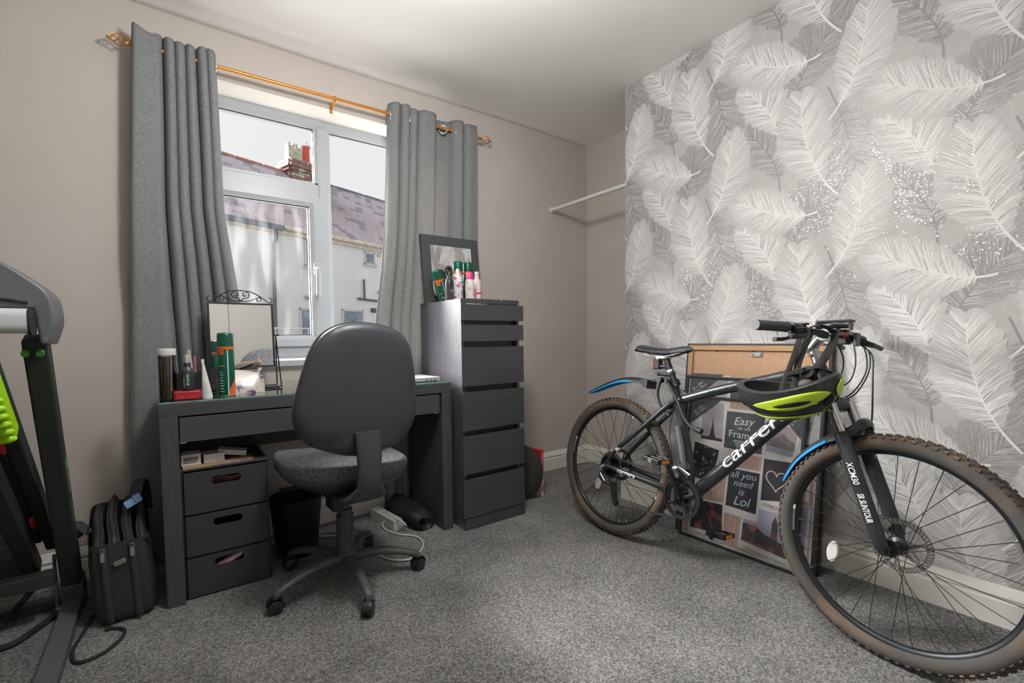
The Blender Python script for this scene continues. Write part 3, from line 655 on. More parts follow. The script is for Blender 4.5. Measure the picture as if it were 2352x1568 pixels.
# ---- fabric drawer cube under the dressing table
mat('cube_black', '#323436', .7, bump=(220, .25, .001)); mat('cube_inside', '#111112', .9)
cube = thing('drawer_tower', 'three-drawer black board storage tower under the dressing table', 'drawers')
UX0, UX1, UF, UB, UT = .040, .338, 2.118, 2.44, .502
obj('case', G().box((UX0-.003, UF+.004, 0), (UX0+.004, UB, UT)).box((UX1-.004, UF+.004, 0), (UX1+.004, UB, UT)).box((UX0-.003, UB-.005, 0), (UX1+.004, UB, UT)).box((UX0-.003, UF+.004, 0), (UX1+.004, UB, .006)).box((UX0-.003, UF+.004, .162), (UX1+.004, UB, .167)).box((UX0-.003, UF+.004, .328), (UX1+.004, UB, .333)), 'cube_black', cube)
obj('top_board', G().box((UX0-.006, UF, UT), (UX1+.007, UB, UT+.008)), 'cube_black', cube, bevel=.002)
for z0, z1 in ((.008, .160), (.169, .326), (.335, .496)):
    cx_, cz = (UX0+UX1)/2, z0+.118; hw, hh = .052, .016; x0, x1 = UX0+.006, UX1-.006
    outer = [(x0, z0), (x1, z0), (x1, z1), (x0, z1)]; hole = rrect(2*hw, 2*hh, hh-.001, 6, cx_, cz)
    bm = bmesh.new(); vo = [bm.verts.new((x, UF, z)) for x, z in outer]; vh = [bm.verts.new((x, UF, z)) for x, z in hole]
    eo = [bm.edges.new((vo[i], vo[(i+1) % 4])) for i in range(4)]; eh = [bm.edges.new((vh[i], vh[(i+1) % len(vh)])) for i in range(len(vh))]
    bmesh.ops.triangle_fill(bm, edges=eo+eh, use_beauty=True)
    me = bpy.data.meshes.new('drawer'); bm.to_mesh(me); bm.free()
    d_ = obj('drawer', me, 'cube_black', cube, solid=.006)
    obj('grip_rim', G().tube([(x, UF-.001, z) for x, z in hole], .0018, 6, closed=True), 'black_plastic', d_, smooth=True)
    obj('drawer_body', G().box((x0+.004, UF+.03, z0), (x1-.004, UB-.01, z0+.004)).box((x0+.004, UF+.2, z0), (x1-.004, UB-.01, z1-.02)), 'cube_inside', d_)
mat('cloth_pink', '#b48ab8', .8, noise=(40, 2), col2='#d0a9c4'); mat('cloth_maroon', '#6b3440', .8, noise=(60, 3), col2='#2c2024')
tag(obj('hair_brush', G().tube([(.15, 2.14, .10), (.20, 2.135, .118), (.235, 2.132, .134)], [.010, .013, .011], 10), 'cloth_pink', smooth=True), 'lilac handle showing in the lowest drawer slot', 'brush')
tag(obj('folded_scarf', G().tube(spline([(.12, 2.16, .43), (.17, 2.15, .445), (.21, 2.15, .440), (.25, 2.16, .445)], 4), [.012]*13, 10), 'cloth_maroon', smooth=True), 'dark red cloth inside the topmost slot of the drawer tower', 'scarf')
# boxes and papers on top
T0 = UT+.008
mat('card_brown', '#a98a6c', .75); mat('print_pink', '#b98f86', .6, noise=(26, 4), col2='#5d4a44'); mat('ink', '#2b2b2c', .6)
def carton(name, label, c, size, rz, m='white_card', tilt=0):
    o = obj(name, G().cbox((0, 0, size[2]/2), size), m, bevel=.001, loc=c, rot=(0, tilt, rz)); return tag(o, label, 'box')
tag(obj('envelope', G().cbox((0, 0, .003), (.165, .12, .006)), 'card_brown', loc=(.125, 2.185, T0), rot=(0, 0, R(3))), 'brown card envelope under the small white boxes', 'envelope')
b1 = carton('small_box', 'small white box with a barcode label on the drawer tower', (.075, 2.19, T0+.0065), (.066, .08, .044), R(-2))
for k in range(16):
    w_ = .0008 if k % 3 else .0016
    pass
g = G(); x = -.024
rgb = random.Random(2)
while x < .024:
    w_ = rgb.uniform(.0006, .0018); g.box((x, -.0408, .018), (x+w_, -.0401, .034)); x += w_+rgb.uniform(.0007, .0016)
for k, z in enumerate((.013, .0105)): g.box((-.024, -.0408, z), (.022-.006*k, -.0401, z+.0012))
obj('barcode', g, 'ink', b1)
carton('flat_box', 'flat white box lying between the barcode box and the cards', (.150, 2.20, T0+.0065), (.072, .085, .034), R(4))
carton('slim_box', 'slim white box lying tilted on the stack of cards', (.222, 2.215, T0+.020), (.105, .060, .020), R(-8), tilt=R(10))
tag(obj('photo_card', G().cbox((0, 0, .004), (.10, .075, .008)), 'print_pink', loc=(.240, 2.165, T0), rot=(0, 0, R(6))), 'pinkish printed card on the drawer tower', 'card')
tag(obj('black_booklet', G().cbox((0, 0, .004), (.10, .08, .007)), 'matt_black', loc=(.222, 2.245, T0), rot=(0, 0, R(-4))), 'black booklet beneath the tilted slim box', 'booklet')

# ---------------------------------------------------------------- things on the dressing table
GT = DZ+.0062
def lathe_thing(name, label, cat, loc, parts, group=None, rot=None, n=24):
    t = thing(name, label, cat, loc, 0, group)
    if rot: t.rotation_euler = rot
    for nm, prof, m in parts: obj(nm, G().lathe(prof, n), m, t, smooth=True)
    return t
mat('can_green', '#1f6b55', .28, .55); mat('can_orange', '#d4632b', .4, .2); mat('cap_green', '#1d5a49', .3, .35); mat('can_stripe', '#cfd8d2', .4, .2)
def hairspray(label, loc, h, rot=None):
    r = .0305
    t = lathe_thing('hairspray_can', label, 'spray can', loc, [
        ('can_body', [(r*.93, 0), (r, .004), (r, h-.072), (r*.97, h-.068)], 'can_green'), ('orange_band', [(r+.0004, h-.068), (r+.0006, h-.064), (r+.0006, h-.058), (r, h-.056)], 'can_orange'),
        ('cap', [(r*.985, h-.056), (r*.985, h-.010), (r*.93, h-.003), (r*.8, h), (.0001, h+.0005)], 'cap_green'), ('foot_rim', [(r*.95, -.0001), (r*1.01, .001), (r*1.01, .004)], 'steel')], 'green hairspray cans', rot)
    # label panels wrapped on the can
    def wrap(nm, a0, a1, z0, z1, m, off=.0005, zf=None):
        g = G().grid(lambda u, v: ((r+off)*math.cos(R(a0+(a1-a0)*u)), (r+off)*math.sin(R(a0+(a1-a0)*u)), z0+(z1-z0)*v if zf is None else z0+(zf(u)-z0)*v), 10, 2); obj(nm, g, m, t, smooth=True)
    wrap('stripe', -88, -80, .004, h-.07, 'can_stripe'); wrap('orange_flash', -78, -20, .004, .07, 'can_orange', zf=lambda u: .02+.06*u**.7); wrap('orange_panel', -150, -110, h-.088, h-.068, 'can_orange')
    wrap('orange_line', -150, -105, h-.135, h-.131, 'can_orange')
    for k in range(8): wrap('text_line', -150, -112-(k*7 % 13), .02+k*.011, .0225+k*.011, 'can_stripe')
    return t
hairspray('tall green hairspray can standing at the front of the dressing table', (.209, 2.175, GT+.0002), .257)
mat('frost_lid', '#cfcfcd', .5); mat('brush_brown', '#6a5a4c', .6, noise=(40, 2), col2='#3c342e')
jar = lathe_thing('plastic_jar', 'clear plastic jar with a frosted screw lid full of brushes', 'jar', (.0105, 2.192, GT), [
    ('jar_wall', [(.026, 0), (.029, .003), (.029, .172), (.027, .174), (.027, .004), (.001, .004)], 'clear_plastic'),
    ('lid', [(.0305, .172), (.0312, .176), (.0312, .194), (.030, .198), (.0001, .198)], 'frost_lid')])
for k in range(7):
    a_ = k*.9; b_ = obj('makeup_brush', G().cyl((.016*math.cos(a_), .016*math.sin(a_), .006), (.017*math.cos(a_+.3), .017*math.sin(a_+.3), .165), .006, .0045, n=8), 'brush_brown' if k % 3 else 'steel', smooth=True)
    b_.location = (.0105, 2.192, GT); tag(b_, 'makeup brush standing inside the clear lidded jar', 'brush', 'brushes in the clear jar')
red = tag(obj('red_case', G().prism(rrect(.092, .06, .01), 0, .033), 'red_case_m' if 'red_case_m' in MATS else mat('red_case_m', '#a01f2e', .35), loc=(.072, 2.165, GT), bevel=.004, smooth=True), 'dark red case lying under the black spray bottle', 'case')
for x in (-.02, .018): obj('latch_mark', G().cbox((x, -.0305, .012), (.014, .001, .0022)), 'can_orange', red)
mat('bottle_black', '#3a3b3f', .35); mat('cap_silver', '#c3c6c9', .3, .7); mat('mint', '#9fe3ae', .5); mat('label_grey', '#b9bcc0', .6)
bt = lathe_thing('spray_bottle', 'black spray bottle with a silver cap standing on the red case', 'bottle', (.075, 2.168, GT+.0335), [
    ('bottle_body', [(.019, 0), (.0225, .003), (.0225, .074), (.020, .084), (.013, .090), (.012, .094)], 'bottle_black'), ('collar', [(.0125, .094), (.0125, .106), (.011, .108)], 'matt_black'),
    ('cap', [(.0118, .108), (.0108, .136), (.010, .138), (.0001, .1385)], 'cap_silver')])
def cyl_text(nm, body, size, m, t, r, ang, z, vertical=True, **kw):
    a_ = R(ang); n_ = Vector((math.cos(a_), math.sin(a_), 0)); tg = Vector((-math.sin(a_), math.cos(a_), 0))
    M = frameM(n_*(r+.0006)+Vector((0, 0, z)), (0, 0, 1), -tg) if vertical else frameM(n_*(r+.0006)+Vector((0, 0, z)), tg, (0, 0, 1))
    return text(nm, body, size, m, t, M, **kw)
cyl_text('lettering', '#ready', .016, 'mint', bt, .0225, -82, .020); cyl_text('lettering', 'all primed', .009, 'label_grey', bt, .0225, -118, .012)
tb = thing('cream_tube', 'white cream tube standing on its cap beside the red case', 'tube', (.137, 2.150, GT))
def tube_fn(u, v):
    a_ = 2*math.pi*u; wx = .0185*(1-v)+.004*v; wy = .0185*(1-v)+.0015*v; return (wx*math.cos(a_)-.010*v, wy*math.sin(a_), .012+.128*v)
obj('tube_body', G().grid(tube_fn, 24, 12, cu=True), 'white_card', tb, smooth=True); obj('cap', G().lathe([(.018, 0), (.0188, .002), (.0188, .013), (.0001, .013)], 24), 'white_plastic', tb, smooth=True)
obj('crimp', G().cbox((-.0105, 0, .146), (.010, .003, .016)), 'white_card', tb)
for k in range(7): obj('print_line', G().cbox((-.003-.0004*k, -.0186+.0009*k, .018+.006*k), (.020-.002*k, .0006, .0012)), 'label_grey', tb)
# black pot with pencils behind
pot = thing('makeup_caddy', 'black open caddy holding pencils behind the spray bottle', 'caddy', (.088, 2.30, GT))
g = G().box((-.055, -.03, 0), (.055, .03, .004))
for lo, hi in (((-.055, -.03, 0), (.055, -.027, .095)), ((-.055, .027, 0), (.055, .03, .095)), ((-.055, -.03, 0), (-.052, .03, .095)), ((.052, -.03, 0), (.055, .03, .095))): g.box(lo, hi)
obj('caddy_box', g, 'matt_black', pot, bevel=.001)
mat('pencil_cream', '#b7aa98', .6); mat('lilac', '#8d7fb4', .5); mat('dusky_pink', '#a0636c', .5); mat('rose_gold', '#c39a8c', .3, .4)
for nm, lb, c_, a0, b0, r0, m_ in (('eyeliner_pencil', 'dark metal eyeliner pencil poking up behind the clear jar', 'pencil', (.045, 2.30, GT+.006), (.034, 2.30, GT+.225), .0035, 'steel'),
        ('nail_file', 'cream nail file leaning in the black caddy', 'nail file', (.10, 2.30, GT+.006), (.085, 2.30, GT+.19), .009, 'pencil_cream'),
        ('lip_gloss', 'dusky pink lip gloss standing in the black caddy', 'lip gloss', (.105, 2.315, GT+.006), (.108, 2.315, GT+.165), .006, 'dusky_pink'),
        ('perfume_vial', 'lilac vial standing in the black caddy', 'vial', (.085, 2.285, GT+.006), (.086, 2.285, GT+.135), .008, 'lilac')):
    tag(obj(nm, G().cyl(a0, b0, r0, r0*.9, n=12), m_, smooth=True), lb, c_)
# dressing mirror
mat('iron', '#26262a', .45, .4)
dm = thing('dressing_mirror', 'tilting dressing table mirror with black scrolled iron crest', 'mirror', (.303, 2.425, GT))
MT = Matrix.Translation((0, 0, .25)) @ Matrix.Rotation(R(-4), 4, 'X') @ Matrix.Rotation(R(1.2), 4, 'Z')
fr = obj('frame', G().box((-.135, -.008, -.150), (-.128, .010, .150), MT).box((.128, -.008, -.150), (.135, .010, .150), MT).box((-.128, -.008, .143), (.128, .010, .150), MT).box((-.128, -.008, -.150), (.128, .010, -.143), MT).box((-.128, .006, -.143), (.128, .010, .143), MT), 'iron', dm)
obj('mirror_pane', G().box((-.128, -.002, -.143), (.128, .001, .143), MT), 'mirror', fr)
g = G()
def spiral(cx_, cz, r0, r1, a0, a1, n=16): return [(cx_+(r0+(r1-r0)*k/n)*math.cos(R(a0+(a1-a0)*k/n)), 0, cz+(r0+(r1-r0)*k/n)*math.sin(R(a0+(a1-a0)*k/n))) for k in range(n+1)]
def scr(pts, r=.0024): g.tube([MT @ Vector(p) for p in spline(pts, 3)], r, 6)
for s in (-1, 1):
    scr([(s*x, 0, z) for x, z in ((0, .208), (.04, .204), (.075, .188), (.105, .165), (.122, .155), (.130, .158), (.134, .168), (.128, .177), (.119, .178))])
    scr([(s*x, 0, z) for x, z in ((0, .157), (.03, .160), (.06, .172), (.075, .180), (.085, .174), (.082, .162), (.072, .160), (.068, .167), (.073, .171))])
    scr([(s*x, 0, z) for x, z in ((.0, .160), (.014, .172), (.032, .178), (.036, .192), (.026, .202), (.013, .197), (.011, .186), (.019, .182), (.022, .188))])
obj('crest', g, 'iron', fr, smooth=True)
obj('crest_leaf', G().prism([(0, .163), (.007, .185), (.006, .198), (0, .203), (-.006, .198), (-.007, .185)], -.002, .002, MT @ Matrix.Rotation(R(90), 4, 'X')), 'cap_silver', fr)
for s in (-1, 1):
    obj('stand_leg', G().cyl((s*.142, 0, .252), (s*.152, -.05, .006), .003, n=8).cyl((s*.142, 0, .252), (s*.148, .035, .006), .003, n=8).cyl((s*.152, -.055, .006), (s*.148, .038, .006), .004, n=8), 'iron', dm, smooth=True)
    obj('pivot_knob', G().cyl((s*.134, 0, .25), (s*.150, 0, .25), .004, n=10).lathe([(.005, 0), (.004, .006), (.0005, .016)], 10, Matrix.Translation((s*.148, 0, .25)) @ Matrix.Rotation(s*R(90), 4, 'Y')), 'iron', dm, smooth=True)
obj('base_bar', G().cyl((-.15, -.05, .008), (.15, -.05, .008), .004, n=8).cyl((-.148, .035, .008), (.148, .035, .008), .004, n=8), 'iron', dm, smooth=True)
# floral make-up bag
m = mat('floral_pvc', '#bdb3ac', .25, spec=.6); t = m.node_tree; p = t.nodes['Principled BSDF']
v1 = t.nodes.new('ShaderNodeTexVoronoi'); v1.inputs['Scale'].default_value = 17; co = t.nodes.new('ShaderNodeTexCoord'); n1 = t.nodes.new('ShaderNodeTexNoise'); n1.inputs['Scale'].default_value = 70; n1.inputs['Detail'].default_value = 3
vm = t.nodes.new('ShaderNodeMix'); vm.data_type = 'RGBA'; vm.inputs[0].default_value = .06
t.links.new(co.outputs['Object'], n1.inputs['Vector']); t.links.new(co.outputs['Object'], vm.inputs[6]); t.links.new(n1.outputs['Color'], vm.inputs[7]); t.links.new(vm.outputs[2], v1.inputs['Vector'])
r_ = t.nodes.new('ShaderNodeValToRGB'); r_.color_ramp.elements[0].color = srgb('#4b4250'); r_.color_ramp.elements[1].color = srgb('#bdb4ae'); r_.color_ramp.elements[0].position = .22; r_.color_ramp.elements[1].position = .42
e_ = r_.color_ramp.elements.new(.34); e_.color = srgb('#8d7f93')
t.links.new(v1.outputs['Distance'], r_.inputs['Fac']); t.links.new(r_.outputs['Color'], p.inputs['Base Color'])
bag = thing('makeup_bag', 'floral wipe-clean makeup bag in front of the dressing mirror', 'makeup bag', (.272, 2.275, GT))
def bag_fn(u, v):
    a_ = 2*math.pi*u; c_, s_ = math.cos(a_), math.sin(a_); sq = lambda q, e: math.copysign(abs(q)**e, q)
    k = 1-.16*v**2+.03*math.sin(3*a_+4*v); wx = .092*(1-.04*v); wy = .060*(1-.72*v**1.6)
    return (wx*sq(c_, .45)*k**.4, wy*sq(s_, .5)*k, .105*v+.006*math.sin(2*a_+1)*v*v)
obj('pouch', G().grid(bag_fn, 48, 14, cu=True).add([bag_fn(k/48, 0) for k in range(48)], [tuple(range(48))]), 'floral_pvc', bag, smooth=True)
obj('zip_edge', G().tube(spline([(-.085, -.012, .106), (-.03, -.02, .112), (.03, -.018, .110), (.086, -.006, .100)], 5), .0025, 6).tube(spline([(-.085, .012, .106), (-.03, .022, .114), (.03, .020, .112), (.086, .006, .100)], 5), .0025, 6), 'clear_plastic', bag, smooth=True)
tag(obj('wooden_comb', G().prism([(-.06, -.008), (-.02, .012), (.03, .014), (.062, 0), (.03, -.012), (-.03, -.014)], 0, .006, frameM((.283, 2.272, GT+.120), (1, .1, .03), (0, -.35, 1))), 'pencil_cream', bevel=.002), 'pale wooden comb back poking out of the floral makeup bag', 'comb')
fb = thing('powder_brush', 'fluffy powder brush lying on top of the makeup bag', 'brush', (.318, 2.240, GT+.122), 0)
fb.rotation_euler = (R(90), 0, R(20))
fb.rotation_euler = (0, R(70), R(-25))
obj('handle', G().lathe([(.001, -.07), (.004, -.06), (.005, -.02), (.006, 0)], 12), 'matt_black', fb, smooth=True); obj('bristles', G().lathe([(.006, 0), (.010, .012), (.013, .024), (.010, .032), (.0005, .035)], 14), 'rose_gold', fb, smooth=True)
# laptop
mat('laptop_silver', '#bfc0c0', .35, .35); 
lt = thing('laptop', 'closed silver laptop at the right end of the dressing table', 'laptop', (1.035, 2.275, GT), 0)
obj('base', G().prism(rrect(.33, .225, .012), .002, .0135), 'laptop_silver', lt, bevel=.002); obj('lid', G().prism(rrect(.33, .225, .012), .0145, .0205), 'laptop_silver', lt, bevel=.002)
for x in (.08, .105, .13): obj('port', G().cbox((x, -.1127, .008), (.013, .001, .0045)), 'matt_black', lt)
for x in (-.14, .14):
    for y in (-.09, .09): obj('foot', G().cyl((x, y, 0), (x, y, .002), .008, n=12), 'rubber', lt)

# ---------------------------------------------------------------- toiletries in the open top of the chest
CFZ = 1.1152
hairspray('green hairspray can at the back of the chest beside the white floral can', (1.420, 2.335, CFZ), .330)
hairspray('green hairspray can at the back of the chest behind the pink-capped deodorant', (1.489, 2.335, CFZ), .331)
hairspray('green hairspray can leaning over in the chest next to the trigger bottle', (1.352, 2.340, CFZ+.022), .262, (0, R(-17), 0))
mat('trigger_black', '#232326', .35); mat('floral_can', '#cfd6d6', .35, noise=(55, 3, .56, .6), col2='#c2476c'); mat('pink_cap', '#e0357c', .4); mat('deo_white', '#d9cfcb', .4, noise=(60, 2, .62, .66), col2='#b98a92'); mat('pink_liquid', '#c49ab4', .25); mat('frost_pink', '#cdbcbb', .4)
sp = lathe_thing('trigger_spray', 'black trigger spray bottle in the open chest', 'bottle', (1.290, 2.215, CFZ), [('bottle_body', [(.022, 0), (.0245, .004), (.0245, .19), (.021, .205), (.011, .215), (.010, .235)], 'trigger_black'), ('label_band', [(.0248, .09), (.0248, .155)], 'bottle_black')])
obj('trigger_head', G().tube(spline([(.008, 0, .232), (.010, 0, .255), (.004, 0, .272), (-.010, 0, .272), (-.022, 0, .262), (-.030, 0, .248)], 4), [.011]*8+[.010]*5+[.008]*8, 10).tube(spline([(-.006, 0, .262), (-.016, 0, .245), (-.018, 0, .225)], 4), .004, 8), 'trigger_black', sp, smooth=True)
for k in range(3): obj('label_line', G().cbox((.002, -.0250, .150-.006*k), (.018-.004*k, .0008, .002)), 'label_grey', sp)
fc = lathe_thing('floral_spray_can', 'white spray can with pink flowers in the open chest', 'spray can', (1.340, 2.205, CFZ), [('can_body', [(.025, 0), (.0268, .003), (.0268, .228), (.022, .238), (.0125, .243)], 'floral_can'), ('nozzle', [(.012, .243), (.009, .262), (.0085, .268), (.0001, .268)], 'white_plastic')])
for k, (z, w_) in enumerate(((.19, .018), (.165, .012), (.145, .02), (.13, .02), (.115, .016))): obj('label_mark', G().grid(lambda u, v: (.0273*math.cos(R(-85+40*u)), .0273*math.sin(R(-85+40*u)), z+.006*v), 6, 1), 'ink' if k == 0 else 'pink_cap' if k % 2 else 'label_grey', fc)
pd = lathe_thing('deodorant', 'white deodorant can with a bright pink cap in the chest', 'deodorant', (1.414, 2.20, CFZ), [('can_body', [(.023, 0), (.0258, .004), (.0258, .10), (.0235, .13), (.0258, .165), (.0245, .195), (.019, .215)], 'deo_white'), ('cap', [(.0195, .212), (.0195, .246), (.017, .250), (.0001, .250)], 'pink_cap')])
lathe_thing('roll_on', 'small white and pink roll-on in front of the clear bottle', 'deodorant', (1.455, 2.172, CFZ), [('body', [(.012, 0), (.0135, .002), (.0135, .14), (.012, .15)], 'deo_white'), ('band', [(.0138, .13), (.0138, .142)], 'pink_cap'), ('cap', [(.0125, .15), (.012, .176), (.008, .186), (.0001, .188)], 'frost_pink')])
lathe_thing('toner_bottle', 'clear bottle half full of pink liquid at the right of the chest', 'bottle', (1.472, 2.215, CFZ), [('liquid', [(.022, 0), (.0255, .004), (.0255, .165)], 'pink_liquid'), ('bottle_top', [(.0255, .1655), (.0255, .19), (.021, .212), (.013, .225), (.012, .25)], 'frost_pink'), ('cap', [(.0125, .25), (.0125, .262), (.0001, .262)], 'white_plastic')])
# ---------------------------------------------------------------- office chair
mat('chair_shell', '#404248', .38, bump=(700, .15, .0006)); mat('chair_base', '#474748', .5, noise=(9, 4, .45, .8), col2='#5a5955'); fabric('chair_cloth', '#434446', '#7a7b7d', 520)
mat('caster_black', '#232325', .4)
chair = thing('office_chair', 'black swivel office chair with its back to the room', 'chair', (.59, 1.90, 0))
OUT = [(-.239, .755), (-.231, .702), (-.2, .649), (-.136, .612), (-.06, .584), (.021, .577), (.116, .597), (.177, .643), (.205, .708), (.205, .828), (.188, .947), (.162, 1.007), (.118, 1.037), (.059, 1.054), (.001, 1.06), (-.062, 1.057), (-.116, 1.038), (-.157, 1.002), (-.187, .943), (-.215, .856)]
ol = spline([(x, 0, z) for x, z in OUT], 4, closed=True); cz_ = Vector((-.015, 0, .80)); NO = len(ol)
def tilt(p):   # the back reclines slightly: top further from the seat
    return Vector((p.x, -.25+p.y-(p.z-.8)*.06, p.z))
def loft(rings, dimple=False):
    g = G(); o = 0
    for k, (s, y) in enumerate(rings):
        for p in ol:
            q = cz_+(p-cz_)*s
            yy = y
            if dimple and s < .99:
                w = math.exp(-(((abs(q.x+.015)-.075)/.010)**2)); yy += .0022*w*(1 if q.z > .66 else .3)
                yy += .006*math.exp(-((q.z-.645)/.02)**2)*min(1, max(0, (abs(q.x+.015)-.07)/.03))
            g.v.append(tuple(tilt(Vector((q.x, yy, q.z)))))
    for k in range(len(rings)-1):
        for i in range(NO): g.f.append((k*NO+i, k*NO+(i+1) % NO, (k+1)*NO+(i+1) % NO, (k+1)*NO+i)); g.mi.append(0)
    g.f.append(tuple(range((len(rings)-1)*NO, len(rings)*NO))); g.mi.append(0)
    return g
obj('back_shell', loft([(1.0, .004), (1.0, -.006), (.992, -.016), (.965, -.026), (.90, -.034), (.82, -.038), (.7, -.041), (.55, -.043), (.4, -.044), (.25, -.044), (.1, -.044)], True), 'chair_shell', chair, smooth=True)
obj('back_cushion', loft([(.985, .004), (1.008, .012), (1.008, .030), (.985, .046), (.93, .055), (.6, .060), (.2, .060)]), 'chair_cloth', chair, smooth=True)
obj('piping', G().tube([tilt(cz_+(p-cz_)*1.004+Vector((0, .006, 0))) for p in ol], .0035, 6, closed=True), 'chair_shell', chair, smooth=True)
path = spline([(0, -.296, .672), (0, -.300, .60), (0, -.300, .53), (0, -.290, .47), (0, -.255, .425), (0, -.18, .40), (0, -.05, .395)], 5)
hw = [float(np.interp(i/30, [0, .3, .5, .66, .8, 1], [.050, .043, .045, .080, .085, .07])) for i in range(31)]
g = G(); g.tube(path, [1]*31, 20, up=(0, 1, .35)) ; 
N_ = 20
for i, c_ in enumerate(path):
    d_ = (path[min(i+1, 30)]-path[max(i-1, 0)]).normalized(); nr = d_.cross(Vector((1, 0, 0))).normalized()
    for k in range(N_):
        a_ = 2*math.pi*k/N_; cc, ss = math.cos(a_), math.sin(a_)
        g.v[i*N_+k] = tuple(c_+Vector((hw[i]*math.copysign(abs(cc)**.5, cc), 0, 0))+nr*(.014*math.copysign(abs(ss)**.6, ss)))
obj('back_bar', g, 'chair_shell', chair, smooth=True)
def seat_fn(rx, ry, prof):
    def f(u, v):
        a_ = 2*math.pi*u; c_, s_ = math.cos(a_), math.sin(a_); k, z = prof(v)
        x = rx*math.copysign(abs(c_)**.62, c_)*k; y = ry*math.copysign(abs(s_)**.62, s_)*k
        return (x-.005, y+.01, z-.035*max(0, y/ry-.55)-x*.075)
    return f
def p_top(v):
    t = v*math.pi*.5; return (math.cos(t)**.35 if v < 1 else 0.0, .490+.042*math.sin(t)**.8)
obj('seat_cushion', G().grid(seat_fn(.245, .235, lambda v: ((1-.03*(1-v*6) if v < .17 else max(0, 1-((v-.17)/.83)**3.2)), .478+.034*min(1, v*5)+.022*min(1, max(0, v-.17)*3)-.010*max(0, v-.6))), 56, 24, cu=True), 'chair_cloth', chair, smooth=True)
obj('seat_pan', G().grid(seat_fn(.243, .233, lambda v: (1-.02*v-.62*max(0, v-.15)**1.7, .484-.03*v-.055*v**1.5)), 56, 14, cu=True).add([(-.1, -.1, .405), (.1, -.1, .400), (.1, .12, .400), (-.1, .12, .405)], [(0, 1, 2, 3)]), 'chair_shell', chair, smooth=True)
obj('mechanism', G().cbox((0, .0, .385), (.15, .20, .05)).cbox((-.06, -.06, .37), (.04, .1, .07)), 'matt_black', chair, bevel=.006)
obj('lever', G().tube(spline([(-.06, .0, .415), (-.16, .01, .425), (-.245, .0, .43)], 4), [.005]*4+[.006]*4+[.009], 8), 'matt_black', chair, smooth=True)
obj('gas_column', G().lathe([(.0235, .20), (.0235, .375)], 24), 'chair_shell', chair, smooth=True)
obj('column_sleeve', G().lathe([(.041, .128), (.041, .134), (.037, .137), (.0345, .27), (.0355, .278), (.0335, .283), (.030, .284), (.0295, .305), (.024, .308)], 28), 'chair_shell', chair, smooth=True)
obj('hub', G().lathe([(.030, .062), (.048, .070), (.050, .100), (.047, .120), (.043, .130), (.02, .131)], 28), 'chair_base', chair, smooth=True)
for k in range(5):
    a_ = R(-92.3+72*k); M = Matrix.Rotation(a_, 4, 'Z')
    pts = [(.02, .098, .030, .024), (.06, .104, .028, .022), (.10, .108, .024, .019), (.16, .105, .021, .017), (.22, .094, .0195, .016), (.27, .080, .019, .016), (.295, .070, .018, .016), (.305, .062, .013, .012)]
    g = G(); n = 14
    for (x, z, w_, h_) in pts:
        for q in range(n):
            t_ = 2*math.pi*q/n; c_, s_ = math.cos(t_), math.sin(t_)
            g.v.append(tuple(M @ Vector((x, w_*math.copysign(abs(c_)**.7, c_), z+h_*(s_ if s_ > 0 else .75*s_)))))
    for i in range(len(pts)-1):
        for q in range(n): g.f.append((i*n+q, i*n+(q+1) % n, (i+1)*n+(q+1) % n, (i+1)*n+q)); g.mi.append(0)
    g.f += [tuple(range(n)), tuple(range((len(pts)-1)*n, len(pts)*n))]; g.mi += [0, 0]
    obj('star_leg', g, 'chair_base', chair, smooth=True)
    sw_ = R((-35, 40, 10, 65, -20)[k])+a_
    cm = M @ Vector((.288, 0, 0))
    CMx = Matrix.Translation((cm.x, cm.y, 0)) @ Matrix.Rotation(sw_, 4, 'Z')
    cs = obj('caster', G().cyl(CMx @ Vector((0, 0, .03)), CMx @ Vector((0, 0, .066)), .009, n=12).lathe([(.0305, -.017), (.0315, -.012), (.0315, .012), (.0305, .017)], 20, CMx @ Matrix.Translation((.012, 0, .029)) @ Matrix.Rotation(R(90), 4, 'X') @ Matrix.Rotation(R(0), 4, 'Z'), arc=R(200)), 'caster_black', chair, smooth=True)
    for s in (-1, 1):
        obj('wheel', G().lathe([(.0001, .022), (.018, .0215), (.025, .018), (.0262, .010), (.0262, .003), (.024, .002)], 24, CMx @ Matrix.Translation((.012, 0, .0264)) @ Matrix.Rotation(s*R(90), 4, 'X')), 'caster_black', cs, smooth=True)

# ---------------------------------------------------------------- on the floor under the dressing table
mat('bin_black', '#17181a', .4)
wb = thing('waste_bin', 'round black plastic waste bin under the dressing table', 'bin', (.487, 2.305, 0))
obj('bin_wall', G().lathe([(.0001, 0), (.086, 0), (.089, .004), (.117, .268), (.114, .268), (.086, .008), (.0001, .006)], 40), 'bin_black', wb, smooth=True)
obj('rim', G().torus((0, 0, .268), (0, 0, 1), .118, .004, 40, 8), 'bin_black', wb, smooth=True)
mat('cable_white', '#c9c6c1', .5); mat('socket_white', '#bdbdbb', .45)
ps = thing('power_strip', 'white extension socket block lying under the dressing table', 'power strip', (.958, 2.370, 0), R(-83))
obj('block', G().prism(rrect(.26, .055, .006), 0, .055), 'socket_white', ps, bevel=.003)
for k in range(3):
    for dx, dy, a_ in ((0, .012, 0), (-.010, -.008, 90), (.010, -.008, 90)):
        obj('socket_slot', G().cbox((-.08+.07*k+dx, dy, .0553), (.0035, .008, .0006) if a_ == 0 else (.008, .0035, .0006)), 'ink', ps)
cb = thing('power_cable', 'white mains cable curling from the extension block', 'cable')
